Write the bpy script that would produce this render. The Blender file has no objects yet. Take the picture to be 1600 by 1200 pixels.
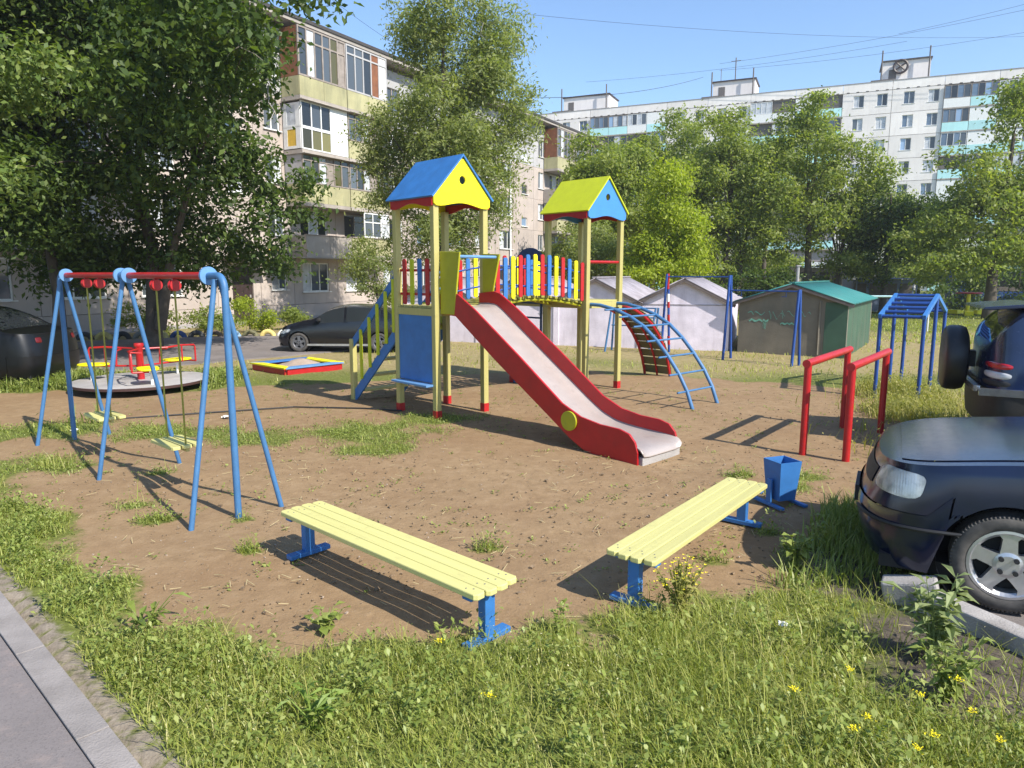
import bpy, math, random
import numpy as np
from mathutils import Vector, Matrix
from mathutils.geometry import tessellate_polygon
random.seed(7)
RNG = np.random.default_rng(11)
R = math.radians
SC = bpy.context.scene

# ------------------------------------------------------------------ camera, sky, sun, exposure
cam_data = bpy.data.cameras.new("camera")
cam = bpy.data.objects.new("camera", cam_data)
SC.collection.objects.link(cam)
cam.location = (0, 0, 2.0)
cam.rotation_euler = (math.pi / 2 - math.atan(172 / 1110), 0, 0)
cam_data.sensor_width = 36.0
cam_data.lens = 36.0 * 1110 / 1600
cam_data.clip_start = 0.05
cam_data.clip_end = 4000
SC.camera = cam

SUN_AZ = math.atan2(0.82, -0.74)          # towards the sun, clockwise from +Y
SUN_EL = R(42)
world = bpy.data.worlds.new("World")
SC.world = world
world.use_nodes = True
wn = world.node_tree
bg = wn.nodes["Background"]
sky = wn.nodes.new("ShaderNodeTexSky")
sky.sky_type = 'NISHITA'
sky.sun_disc = False
sky.sun_elevation = SUN_EL
sky.sun_rotation = SUN_AZ
sky.air_density = 1.0
sky.dust_density = 0.35
sky.ozone_density = 4.5
wn.links.new(sky.outputs[0], bg.inputs[0])
bg.inputs[1].default_value = 0.135

sl = bpy.data.lights.new("sun", 'SUN')
sl.energy = 4.4
sl.angle = R(0.53)
sl.color = (1.0, 0.95, 0.86)
sun = bpy.data.objects.new("sun", sl)
SC.collection.objects.link(sun)
sd = Vector((math.sin(SUN_AZ) * math.cos(SUN_EL), math.cos(SUN_AZ) * math.cos(SUN_EL), math.sin(SUN_EL)))
sun.rotation_euler = sd.to_track_quat('Z', 'Y').to_euler()
sun.location = (8, -8, 20)

SC.view_settings.view_transform = 'Standard'
SC.view_settings.look = 'None'
SC.view_settings.gamma = 1.0
SC.view_settings.use_curve_mapping = False
SC.view_settings.exposure = 0.83
SC.cycles.max_bounces = 6
SC.cycles.diffuse_bounces = 3
SC.cycles.glossy_bounces = 3
SC.cycles.transmission_bounces = 4
SC.cycles.transparent_max_bounces = 6

# ------------------------------------------------------------------ helpers
COL = SC.collection


def link(o, parent=None):
    COL.objects.link(o)
    if parent is not None:
        o.parent = parent
    return o


def tag(o, label=None, cat=None, group=None, kind=None):
    if label: o['label'] = label
    if cat: o['category'] = cat
    if group: o['group'] = group
    if kind: o['kind'] = kind
    return o


def thing(name, label, cat, loc=(0, 0, 0), rz=0.0, group=None):
    o = bpy.data.objects.new(name, None)
    o.empty_display_size = 0.2
    o.location = loc
    o.rotation_euler = (0, 0, rz)
    link(o)
    return tag(o, label, cat, group)


class MB:
    """collects simple shapes into one mesh"""

    def __init__(s):
        s.v = []
        s.f = []

    def add(s, vs, fs):
        n = len(s.v)
        s.v.extend([tuple(p) for p in vs])
        s.f.extend([tuple(i + n for i in f) for f in fs])
        return s

    def box(s, c, d, rz=0.0, M=None):
        hx, hy, hz = d[0] / 2, d[1] / 2, d[2] / 2
        m = Matrix.Translation(c) @ (Matrix.Rotation(rz, 4, 'Z') if M is None else M)
        P = [m @ Vector((x, y, z)) for x in (-hx, hx) for y in (-hy, hy) for z in (-hz, hz)]
        return s.add(P, [(0, 1, 3, 2), (4, 6, 7, 5), (0, 4, 5, 1), (2, 3, 7, 6), (0, 2, 6, 4), (1, 5, 7, 3)])

    def span(s, a, b):
        """box from corner a to corner b"""
        c = [(a[i] + b[i]) / 2 for i in range(3)]
        return s.box(c, [abs(b[i] - a[i]) for i in range(3)])

    def bar(s, p, q, w, h):
        p, q = Vector(p), Vector(q)
        d = (q - p)
        L = d.length
        d.normalize()
        up = Vector((0, 0, 1)) if abs(d.z) < 0.99 else Vector((0, 1, 0))
        sd_ = d.cross(up).normalized()
        u2 = sd_.cross(d).normalized()
        m = Matrix((sd_, d, u2)).transposed().to_4x4()
        return s.box((p + q) / 2, (w, L, h), M=m)

    def tube(s, pts, r, n=8, cap=True, closed=False):
        pts = [Vector(p) for p in pts]
        k = len(pts)
        rr = r if hasattr(r, '__len__') else [r] * k
        base = len(s.v)
        prev = None
        for i, p in enumerate(pts):
            if closed:
                t = (pts[(i + 1) % k] - pts[i - 1])
            else:
                t = pts[min(i + 1, k - 1)] - pts[max(i - 1, 0)]
            t.normalize()
            if prev is None:
                ref = Vector((0, 0, 1)) if abs(t.z) < 0.9 else Vector((1, 0, 0))
                a = t.cross(ref).normalized()
            else:
                a = (prev - t * prev.dot(t))
                a = a.normalized() if a.length > 1e-6 else t.orthogonal().normalized()
            prev = a
            b = t.cross(a)
            for j in range(n):
                th = 2 * math.pi * j / n
                q = p + (a * math.cos(th) + b * math.sin(th)) * rr[i]
                s.v.append(tuple(q))
        for i in range(k - 1 if not closed else k):
            i2 = (i + 1) % k
            for j in range(n):
                j2 = (j + 1) % n
                s.f.append((base + i * n + j, base + i * n + j2, base + i2 * n + j2, base + i2 * n + j))
        if cap and not closed:
            s.f.append(tuple(base + j for j in range(n - 1, -1, -1)))
            s.f.append(tuple(base + (k - 1) * n + j for j in range(n)))
        return s

    def lathe(s, prof, n=24, M=None, close=False):
        """profile [(r,z)] turned about z"""
        M = M or Matrix.Identity(4)
        base = len(s.v)
        k = len(prof)
        for (r, z) in prof:
            for j in range(n):
                th = 2 * math.pi * j / n
                s.v.append(tuple(M @ Vector((r * math.cos(th), r * math.sin(th), z))))
        for i in range(k if close else k - 1):
            i2 = (i + 1) % k
            for j in range(n):
                j2 = (j + 1) % n
                s.f.append((base + i * n + j, base + i * n + j2, base + i2 * n + j2, base + i2 * n + j))
        return s

    def prism(s, poly, t, M=None, holes=()):
        """polygon in local xy, extruded from z=0 to z=t, then moved by M"""
        M = M or Matrix.Identity(4)
        loops = [[(p[0], p[1]) for p in poly]] + [list(h) for h in holes]
        flat = [p for l in loops for p in l]
        tris = tessellate_polygon([[Vector((p[0], p[1], 0)) for p in l] for l in loops])
        n = len(flat)
        base = len(s.v)
        for z in (0, t):
            for p in flat:
                s.v.append(tuple(M @ Vector((p[0], p[1], z))))
        for tr in tris:
            a, b, c = tr
            ar = (flat[b][0] - flat[a][0]) * (flat[c][1] - flat[a][1]) - (flat[b][1] - flat[a][1]) * (flat[c][0] - flat[a][0])
            if abs(ar) < 1e-12: continue
            if ar < 0: a, c = c, a
            s.f.append((base + c, base + b, base + a))
            s.f.append((base + n + a, base + n + b, base + n + c))
        o = 0
        for li, l in enumerate(loops):
            k = len(l)
            area = sum(l[i][0] * l[(i + 1) % k][1] - l[(i + 1) % k][0] * l[i][1] for i in range(k))
            outer = (li == 0)
            fwd = (area > 0) == outer
            for i in range(k):
                a, b = o + i, o + (i + 1) % k
                if not fwd: a, b = b, a
                s.f.append((base + a, base + b, base + n + b, base + n + a))
            o += k
        return s

    def grid(s, pts, nu, nv):
        base = len(s.v)
        s.v.extend([tuple(p) for p in pts])
        for i in range(nu - 1):
            for j in range(nv - 1):
                s.f.append((base + i * nv + j, base + (i + 1) * nv + j, base + (i + 1) * nv + j + 1, base + i * nv + j + 1))
        return s

    def mesh(s, name, mat, smooth=False):
        me = bpy.data.meshes.new(name)
        me.from_pydata(s.v, [], s.f)
        if mat is not None:
            me.materials.append(mat)
        if smooth:
            me.polygons.foreach_set('use_smooth', [True] * len(me.polygons))
        me.update()
        return me

    def build(s, name, mat, parent=None, smooth=False, bevel=0.0, angle=None):
        me = s.mesh(name, mat, smooth)
        o = bpy.data.objects.new(name, me)
        link(o, parent)
        if smooth and angle is None: angle = 40
        if smooth:
            try:
                me.set_sharp_from_angle(angle=R(angle))
            except Exception:
                pass
        if bevel:
            b = o.modifiers.new('bevel', 'BEVEL')
            b.width = bevel
            b.segments = 2
            b.limit_method = 'ANGLE'
            b.angle_limit = R(50)
        return o


def put(me_or_obj, name, parent=None, loc=None, rz=None):
    """another object sharing a mesh (and modifiers)"""
    src = me_or_obj
    if isinstance(src, bpy.types.Mesh):
        o = bpy.data.objects.new(name, src)
    else:
        o = src.copy()
        for k in ('label',):
            if k in o: del o[k]
    link(o, parent)
    if loc is not None: o.location = loc
    if rz is not None: o.rotation_euler = (0, 0, rz)
    return o


def copy_thing(t, loc, rz=None, label=None):
    r = t.copy()
    COL.objects.link(r)
    r.location = loc
    if rz is not None: r.rotation_euler = (0, 0, rz)
    if label: r['label'] = label
    for ch in list(t.children):
        c = ch.copy()
        COL.objects.link(c)
        c.parent = r
        for g in list(ch.children):
            d = g.copy()
            COL.objects.link(d)
            d.parent = c
    return r


def XZ(y=0.0):
    """prism plane: poly x->x, poly y->z, thickness along -y (towards the viewer side)"""
    return Matrix(((1, 0, 0, 0), (0, 0, -1, y), (0, 1, 0, 0), (0, 0, 0, 1)))


def YZ(x=0.0):
    """prism plane: poly x->y, poly y->z, thickness along +x"""
    return Matrix(((0, 0, 1, x), (1, 0, 0, 0), (0, 1, 0, 0), (0, 0, 0, 1)))


def fast_mesh(name, V, F, mat, parent=None, link_it=True):
    """V (n,3) float array, F (m,4) int array of quads"""
    me = bpy.data.meshes.new(name)
    V = np.ascontiguousarray(V, dtype=np.float32)
    F = np.ascontiguousarray(F, dtype=np.int32)
    k = F.shape[1]
    me.vertices.add(len(V))
    me.vertices.foreach_set('co', V.ravel())
    me.loops.add(F.size)
    me.loops.foreach_set('vertex_index', F.ravel())
    me.polygons.add(len(F))
    me.polygons.foreach_set('loop_start', np.arange(0, F.size, k, dtype=np.int32))
    me.update(calc_edges=True)
    me.materials.append(mat)
    if not link_it: return me
    o = bpy.data.objects.new(name, me)
    link(o, parent)
    return o


# ------------------------------------------------------------------ materials
class NT:
    def __init__(s, name):
        s.m = bpy.data.materials.new(name)
        s.m.use_nodes = True
        s.t = s.m.node_tree
        s.b = s.t.nodes['Principled BSDF']
        s.out = s.t.nodes['Material Output']

    def n(s, typ, **kw):
        nd = s.t.nodes.new(typ)
        for k, v in kw.items():
            if k in nd.inputs.keys():
                nd.inputs[k].default_value = v
            else:
                setattr(nd, k, v)
        return nd

    def l(s, a, b):
        s.t.links.new(a, b)

    def coord(s, kind='Object'):
        return s.n('ShaderNodeTexCoord').outputs[kind]

    def noise(s, scale, vec=None, detail=4, rough=0.55):
        nd = s.n('ShaderNodeTexNoise')
        nd.inputs['Scale'].default_value = scale
        nd.inputs['Detail'].default_value = detail
        nd.inputs['Roughness'].default_value = rough
        if vec is not None: s.l(vec, nd.inputs['Vector'])
        return nd.outputs['Fac']

    def ramp(s, fac, stops):
        r = s.n('ShaderNodeValToRGB')
        e = r.color_ramp.elements
        while len(e) < len(stops): e.new(0.5)
        for i, (p, c) in enumerate(stops):
            e[i].position = p
            e[i].color = (*c, 1) if len(c) == 3 else c
        s.l(fac, r.inputs[0])
        return r.outputs[0]

    def mix(s, fac, a, b, mode='MIX'):
        m = s.n('ShaderNodeMix', data_type='RGBA', blend_type=mode)
        for sock, v in ((m.inputs[0], fac), (m.inputs[6], a), (m.inputs[7], b)):
            if hasattr(v, 'is_output'): s.l(v, sock)
            elif hasattr(v, '__len__'): sock.default_value = (*v, 1)
            else: sock.default_value = v
        return m.outputs[2]

    def math(s, op, a, b=0.0, clamp=False):
        m = s.n('ShaderNodeMath', operation=op, use_clamp=clamp)
        for i, v in enumerate((a, b)):
            if hasattr(v, 'is_output'): s.l(v, m.inputs[i])
            else: m.inputs[i].default_value = v
        return m.outputs[0]

    def bump(s, h, strength=0.3, dist=0.01):
        b = s.n('ShaderNodeBump')
        b.inputs['Strength'].default_value = strength
        b.inputs['Distance'].default_value = dist
        s.l(h, b.inputs['Height'])
        s.l(b.outputs[0], s.b.inputs['Normal'])


def paint(name, c, rough=0.4, var=0.12, scale=6.0, bump=0.0, bscale=60, spec=0.5, coat=0.0, metal=0.0, wear=0.55):
    m = NT(name)
    co = m.coord()
    f = m.noise(scale, co, 5)
    lo = tuple(x * (1 - var) for x in c)
    hi = tuple(min(1, x * (1 + var)) for x in c)
    col = m.ramp(f, [(0.3, lo), (0.7, hi)])
    if wear:
        g = m.noise(scale * 2.3, co, 8, 0.72)
        col = m.mix(m.math('MULTIPLY', m.math('SUBTRACT', g, 0.56, True), wear * 4, True), col, tuple(x * 0.45 + y for x, y in zip(c, (0.05, 0.04, 0.03))))
    m.l(col, m.b.inputs['Base Color'])
    f2 = m.noise(scale * 5, co, 3)
    rr = m.n('ShaderNodeMapRange')
    m.l(f2, rr.inputs[0])
    rr.inputs[3].default_value = max(0.02, rough - 0.08)
    rr.inputs[4].default_value = min(1, rough + 0.1)
    m.l(rr.outputs[0], m.b.inputs['Roughness'])
    m.b.inputs['Specular IOR Level'].default_value = spec
    m.b.inputs['Coat Weight'].default_value = coat
    m.b.inputs['Metallic'].default_value = metal
    if bump:
        m.bump(m.noise(bscale, co, 4), bump, 0.004)
    return m.m


def wood_paint(name, c, axis='Y', rough=0.5):
    """painted plank with faint grain along the board"""
    m = NT(name)
    co = m.coord()
    mp = m.n('ShaderNodeMapping')
    sc = {'X': (1.5, 40, 40), 'Y': (40, 1.5, 40), 'Z': (40, 40, 1.5)}[axis]
    mp.inputs['Scale'].default_value = sc
    m.l(co, mp.inputs[0])
    g = m.noise(1.0, mp.outputs[0], 6, 0.6)
    d = m.noise(3.0, co, 4)
    col = m.ramp(g, [(0.25, tuple(x * 0.86 for x in c)), (0.6, c)])
    col = m.mix(m.math('MULTIPLY', d, 0.25), col, tuple(x * 0.8 for x in c))
    oi = m.n('ShaderNodeObjectInfo')
    rv = m.math('ADD', m.math('MULTIPLY', oi.outputs['Random'], 0.16), 0.90)
    cb = m.n('ShaderNodeCombineColor')
    for i in range(3): m.l(rv, cb.inputs[i])
    col = m.mix(1.0, col, cb.outputs[0], 'MULTIPLY')
    gr = m.noise(11.0, co, 8, 0.75)
    col = m.mix(m.math('MULTIPLY', m.math('SUBTRACT', gr, 0.57, True), 2.6, True), col, tuple(x * 0.42 + .03 for x in c))
    m.l(col, m.b.inputs['Base Color'])
    m.b.inputs['Roughness'].default_value = rough
    m.bump(g, 0.35, 0.004)
    return m.m


def leaf_mat(name, stops, trans=0.35, rough=0.5):
    m = NT(name)
    geo = m.n('ShaderNodeNewGeometry')
    r = geo.outputs['Random Per Island']
    co = m.coord('Object')
    f = m.noise(0.9, co, 2)
    k = m.math('ADD', m.math('MULTIPLY', r, 0.6), m.math('MULTIPLY', f, 0.45), True)
    col = m.ramp(k, stops)
    m.l(col, m.b.inputs['Base Color'])
    m.b.inputs['Roughness'].default_value = rough
    m.b.inputs['Specular IOR Level'].default_value = 0.35
    tr = m.n('ShaderNodeBsdfTranslucent')
    tc = m.mix(1.0, col, (1.5, 1.6, 0.55), 'MULTIPLY')
    m.l(tc, tr.inputs[0])
    mx = m.n('ShaderNodeMixShader')
    mx.inputs[0].default_value = trans
    m.l(m.b.outputs[0], mx.inputs[1])
    m.l(tr.outputs[0], mx.inputs[2])
    m.l(mx.outputs[0], m.out.inputs[0])
    return m.m


def wall_mat(name, c, var=0.15, scale=1.2, fine=60, bump=0.4, stain=0.25, stainc=(0.12, 0.10, 0.09), rough=0.9):
    m = NT(name)
    co = m.coord()
    geo = m.n('ShaderNodeObjectInfo')
    f = m.noise(scale, co, 6, 0.6)
    g = m.noise(fine, co, 3)
    col = m.ramp(f, [(0.3, tuple(x * (1 - var) for x in c)), (0.7, tuple(min(1, x * (1 + var)) for x in c))])
    col = m.mix(m.math('MULTIPLY', m.math('SUBTRACT', g, 0.5), 0.5, True), col, tuple(x * 0.5 for x in c))
    mp = m.n('ShaderNodeMapping')
    mp.inputs['Scale'].default_value = (2.2, 2.2, 0.35)
    m.l(co, mp.inputs[0])
    st = m.noise(1.3, mp.outputs[0], 6, 0.65)
    sf = m.math('MULTIPLY', m.math('SUBTRACT', st, 0.5, True), stain * 5, True)
    col = m.mix(sf, col, stainc)
    rv = m.math('ADD', m.math('MULTIPLY', geo.outputs['Random'], 0.16), 0.92)
    cb = m.n('ShaderNodeCombineColor')
    for i in range(3): m.l(rv, cb.inputs[i])
    col = m.mix(1.0, col, cb.outputs[0], 'MULTIPLY')
    m.l(col, m.b.inputs['Base Color'])
    m.b.inputs['Roughness'].default_value = rough
    m.bump(g, bump, 0.01)
    return m.m


MAT = {}
MAT['blue'] = paint('blue_paint', (0.050, 0.150, 0.31), 0.5)
MAT['blue_board'] = paint('blue_board_paint', (0.032, 0.150, 0.40), 0.5)
MAT['deep_blue'] = paint('deep_blue_paint', (0.012, 0.06, 0.26), 0.5)
MAT['navy'] = paint('navy_paint', (0.010, 0.04, 0.12), 0.5)
MAT['lightblue'] = paint('light_blue_paint', (0.11, 0.25, 0.47), 0.5)
MAT['red'] = paint('red_paint', (0.40, 0.010, 0.012), 0.42)
MAT['slide_red'] = paint('slide_red_paint', (0.38, 0.006, 0.009), 0.36)
MAT['yellow'] = paint('yellow_paint', (0.84, 0.74, 0.006), 0.45, 0.06)
MAT['lime'] = paint('lime_paint', (0.46, 0.50, 0.006), 0.45, 0.06)
MAT['olive_board'] = paint('olive_yellow_board_paint', (0.34, 0.33, 0.008), 0.5, 0.08)
MAT['post'] = wood_paint('pale_yellow_post_paint', (0.46, 0.405, 0.14), 'Z')
MAT['plank'] = wood_paint('cream_yellow_plank_paint', (0.60, 0.555, 0.21), 'X')
MAT['deck'] = wood_paint('olive_deck_paint', (0.30, 0.28, 0.05), 'Y')
MAT['ramp_wood'] = wood_paint('green_brown_ramp_boards', (0.13, 0.12, 0.05), 'Y')
MAT['steel'] = paint('brushed_slide_steel', (0.43, 0.37, 0.335), 0.38, 0.08, 4, 0, 60, 0.5, 0, 0.25)
MAT['chain'] = paint('olive_rod_paint', (0.26, 0.24, 0.03), 0.5)
MAT['black'] = paint('black_hole_paint', (0.01, 0.012, 0.012), 0.7)
MAT['white'] = paint('white_paint', (0.78, 0.78, 0.76), 0.5, 0.06)
MAT['concrete'] = wall_mat('concrete', (0.33, 0.31, 0.295), 0.16, 4, 80, 0.5, 0.5)
MAT['kerb'] = wall_mat('pale_kerb_concrete', (0.255, 0.228, 0.212), 0.16, 5, 90, 0.6, 0.5, (0.15, 0.13, 0.115))
MAT['dark'] = paint('dark_void', (0.012, 0.012, 0.013), 0.8)
# ------------------------------------------------------------------ ground
def sd_poly(P, poly):
    """signed distance to a polygon, negative inside; P (n,2)"""
    poly = np.array(poly, float)
    n = len(poly)
    d = np.full(len(P), 1e18)
    inside = np.zeros(len(P), bool)
    for i in range(n):
        a, b = poly[i], poly[(i + 1) % n]
        e = b - a
        w = P - a
        t = np.clip((w @ e) / (e @ e), 0, 1)
        q = w - t[:, None] * e
        d = np.minimum(d, (q ** 2).sum(1))
        c1 = (a[1] <= P[:, 1]) & (b[1] > P[:, 1])
        c2 = (b[1] <= P[:, 1]) & (a[1] > P[:, 1])
        cr = e[0] * w[:, 1] - e[1] * w[:, 0]
        inside ^= (c1 & (cr > 0)) | (c2 & (cr < 0))
    return np.where(inside, -1, 1) * np.sqrt(d)


_ph = RNG.uniform(0, 6.28, (40,))
_dr = RNG.uniform(0, 6.28, (40,))


def vnoise(x, y, f, k0=0, n=7):
    s = 0
    for k in range(n):
        a = _dr[(k0 + k) % 40]
        ff = f * (0.6 + 0.25 * k)
        s = s + np.sin((x * math.cos(a) + y * math.sin(a)) * ff + _ph[(k0 + k) % 40])
    return s / n ** 0.5 * 0.7


DIRT = [(-9.5, 11.4), (-6.6, 8.9), (-5.2, 7.0), (-4.15, 5.85), (-3.3, 5.1), (-2.66, 4.5), (-2.0, 3.85), (-1.05, 3.62),
        (-.28, 3.6), (.3, 3.7), (.73, 3.85), (1.3, 4.2), (2.0, 4.6), (2.5, 5.0), (3.1, 5.75), (3.7, 6.6), (4.1, 7.5),
        (4.9, 8.5), (5.8, 9.8), (6.2, 11.2), (5.6, 12.8), (3.6, 13.8), (1.5, 14.4), (-1, 14.2), (-3.0, 13.2), (-5, 12.4), (-6, 11.9), (-9.5, 12.2)]
PATCH = [(-1.85, 8.8, 1.05, .75), (-1.1, 9.7, .7, .45), (-1.6, 8.0, .6, .4), (-5.9, 9.0, 1.0, .65), (-4.6, 8.9, .7, .55), (-3.1, 8.5, .7, .5),
         (-3.9, 8.9, .5, .4), (-4.9, 7.3, .6, .45), (-2.4, 8.9, .3, .2),
         (-2.9, 5.6, .22, .16), (-3.3, 6.0, .25, .2), (-2.2, 5.6, .12, .1), (-1.9, 4.9, .12, .1), (2.6, 6.5, .3, .2), (2.3, 6.9, .25, .15),
         (2.0, 5.3, .2, .15), (2.2, 5.0, .25, .2), (1.4, 4.75, .2, .1), (-.2, 5.0, .15, .1), (2.9, 6.9, .3, .2), (-3.6, 7.0, .2, .15), (1.7, 6.1, .15, .1)]
KA, KB = np.array((-3.225, 4.219)), np.array((-1.534, 2.635))     # path kerb, inner face
KD = (KB - KA) / np.linalg.norm(KB - KA)
KN = np.array((KD[1], -KD[0]))                                     # to the path side (left / near)
if KN @ (np.array((-3.0, 3.0)) - KA) < 0: KN = -KN
PARK = [(2.47, 4.02), (2.95, 3.0), (3.3, 2.0), (12, 2.0), (12, 4.6), (3.4, 5.0)]   # raised parking slab
ROAD = [(-40, 2.5), (-14, 10.6), (-9.8, 12.7), (-6.5, 16.3), (-4.4, 18.4), (-2.9, 19.9), (-2.6, 23.6), (-5.2, 25.6), (-7.6, 24.0), (-11, 21.9), (-18, 18), (-44, 8)]


def kerb_dist(P):
    return (P - KA) @ KN          # >0 on the path side


def ground_fields(P):
    """dirt, green, soil in 0..1 and height"""
    x, y = P[:, 0], P[:, 1]
    sd_ = sd_poly(P, DIRT) + 0.20 * vnoise(x, y, 3.1) + 0.13 * vnoise(x, y, 8.0, 9)
    dirt = np.clip(0.5 - sd_ / 0.35, 0, 1)
    pt = np.zeros(len(P))
    for (px, py, rx, ry) in PATCH:
        d = np.sqrt(((x - px) / rx) ** 2 + ((y - py) / ry) ** 2) + 0.28 * vnoise(x, y, 7, 17)
        pt = np.maximum(pt, np.clip(1.25 - d, 0, 1))
    dirt = np.clip(dirt - pt * 0.95, 0, 1)
    # dry trodden ground further back, greener lawn far right and in the foreground
    back = np.clip((y - 12) / 3, 0, 1)
    lawn = np.clip((y - 24) / 4, 0, 1) * np.clip((x - 9) / 4, 0, 1)
    right = np.clip((x - 4.2) / 1.2, 0, 1) * np.clip((13.5 - y) / 2, 0, 1)
    dry = np.clip(back * 0.75 + 0.25 * vnoise(x, y, .9, 5) * back, 0, 1) * (1 - lawn)
    dry = np.maximum(dry, right * 0.75)
    soil = np.clip(1.15 - np.sqrt(((x - 2.25) / .62) ** 2 + ((y - 3.45) / .75) ** 2) + .2 * vnoise(x, y, 6, 21), 0, 1)
    soil2 = np.clip(1.2 - np.sqrt(((x - 2.25) / .5) ** 2 + ((y - 4.5) / .5) ** 2) + .2 * vnoise(x, y, 6, 3), 0, 1)
    soil3 = np.clip(1.25 - np.sqrt(((x - 2.75) / .62) ** 2 + ((y - 3.1) / .62) ** 2) + .2 * vnoise(x, y, 6, 13), 0, 1)
    soil = np.maximum(np.maximum(soil, soil2), soil3)
    edge = np.clip(1 - np.abs(kerb_dist(P) + 0.06) / 0.13, 0, 1)
    h = 0.008 * vnoise(x, y, 2.3, 2) + 0.005 * vnoise(x, y, 7.5, 12)
    h = h * np.clip((60 - y) / 40, 0, 1)
    h = h + (1 - dirt) * 0.012 * np.clip((6 - y), 0, 1)
    h = h + 0.05 * np.clip(1 - np.sqrt(((x - 2.5) / .55) ** 2 + ((y - 3.3) / .6) ** 2), 0, 1)
    for (hx, hy, hr, hd) in ((-3.11, 6.43, .40, .035), (-4.50, 7.70, .40, .035), (1.72, 7.25, .42, .035), (-.3, 4.9, .5, .015), (1.2, 6.2, .9, .02), (-1.0, 6.6, .8, .018)):
        h = h - hd * np.exp(-((x - hx) ** 2 + (y - hy) ** 2) / hr ** 2)
    on_slab = sd_poly(P, PARK)
    h = np.where(on_slab < 0.0, -0.06, h)
    on_path = kerb_dist(P)
    h = np.where((on_path > 0.0) & (y < 9) & (x < 3), -0.05, h)
    return dirt, dry, np.maximum(soil, 0), edge, h


xs = np.concatenate([-np.geomspace(380, 16.5, 30), np.arange(-16, 13.01, 0.1), np.geomspace(13.5, 380, 30)])
ys = np.concatenate([[-60, -20, -6, -1, .5, 1.2], np.arange(1.6, 23.01, 0.1), np.geomspace(23.4, 520, 38)])
GX, GY = np.meshgrid(xs, ys, indexing='ij')
GP = np.stack([GX.ravel(), GY.ravel()], 1)
dirt, dry, soil, edge, gh = ground_fields(GP)
GV = np.column_stack([GP, gh])
nu, nv = len(xs), len(ys)
ii, jj = np.meshgrid(np.arange(nu - 1), np.arange(nv - 1), indexing='ij')
q = (ii * nv + jj).ravel()
GF = np.column_stack([q, q + nv, q + nv + 1, q + 1])


def ground_material():
    m = NT('playground_ground')
    co = m.coord('Object')
    at = m.n('ShaderNodeVertexColor')
    at.layer_name = 'mask'
    sp = m.n('ShaderNodeSeparateColor')
    m.l(at.outputs[0], sp.inputs[0])
    n1 = m.noise(0.8, co, 6, 0.6)
    n2 = m.noise(7, co, 6, 0.65)
    n3 = m.noise(55, co, 4, 0.7)
    n4 = m.noise(18, co, 5, 0.7)
    d = m.ramp(n2, [(0.25, (0.218, 0.143, 0.077)), (0.55, (0.285, 0.192, 0.106)), (0.8, (0.345, 0.242, 0.144))])
    d = m.mix(m.math('MULTIPLY', m.math('SUBTRACT', n1, 0.42, True), 2.2, True), d, (0.215, 0.132, 0.070))
    d = m.mix(m.math('MULTIPLY', m.math('SUBTRACT', n3, 0.58, True), 3.5, True), d, (0.15, 0.095, 0.06))
    d = m.mix(m.math('MULTIPLY', m.math('SUBTRACT', n4, 0.60, True), 3.0, True), d, (0.38, 0.28, 0.20))
    vor = m.n('ShaderNodeTexVoronoi')
    vor.inputs['Scale'].default_value = 26
    m.l(co, vor.inputs['Vector'])
    peb = m.math('LESS_THAN', vor.outputs['Distance'], 0.10)
    d = m.mix(m.math('MULTIPLY', peb, 0.35), d, (0.40, 0.31, 0.24))
    g = m.ramp(n4, [(0.3, (0.080, 0.092, 0.022)), (0.55, (0.150, 0.168, 0.040)), (0.75, (0.23, 0.22, 0.07))])
    y = m.ramp(n2, [(0.28, (0.20, 0.160, 0.065)), (0.5, (0.29, 0.230, 0.110)), (0.72, (0.36, 0.28, 0.155))])
    y = m.mix(m.math('MULTIPLY', m.math('SUBTRACT', n4, 0.54, True), 3.0, True), y, (0.17, 0.165, 0.05))
    s = m.ramp(n2, [(0.3, (0.055, 0.045, 0.038)), (0.7, (0.16, 0.13, 0.105))])
    e = m.ramp(n4, [(0.3, (0.16, 0.13, 0.10)), (0.7, (0.32, 0.27, 0.21))])

    def edgef(ch, amp=0.55):
        k = m.math('ADD', ch, m.math('MULTIPLY', m.math('SUBTRACT', n4, 0.5), amp * 1.6))
        k = m.math('ADD', k, m.math('MULTIPLY', m.math('SUBTRACT', n3, 0.5), amp * 0.7))
        return m.math('MULTIPLY', m.math('SUBTRACT', k, 0.35), 3.2, True)
    gd = m.mix(edgef(sp.outputs[1]), g, y)
    c = m.mix(edgef(sp.outputs[0]), gd, d)
    c = m.mix(edgef(sp.outputs[2]), c, s)
    c = m.mix(edgef(at.outputs['Alpha']), c, e)
    m.l(c, m.b.inputs['Base Color'])
    m.b.inputs['Roughness'].default_value = 0.95
    m.b.inputs['Specular IOR Level'].default_value = 0.15
    h = m.math('ADD', m.math('MULTIPLY', n3, 0.35), m.math('ADD', n4, m.math('MULTIPLY', peb, 0.5)))
    m.bump(h, 0.75, 0.012)
    return m.m


ground = fast_mesh('ground', GV, GF, ground_material())
tag(ground, kind='structure')
ca = ground.data.color_attributes.new('mask', 'FLOAT_COLOR', 'POINT')
ca.data.foreach_set('color', np.column_stack([dirt, dry, soil, edge]).astype(np.float32).ravel())
ground.data.polygons.foreach_set('use_smooth', [True] * len(ground.data.polygons))


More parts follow.
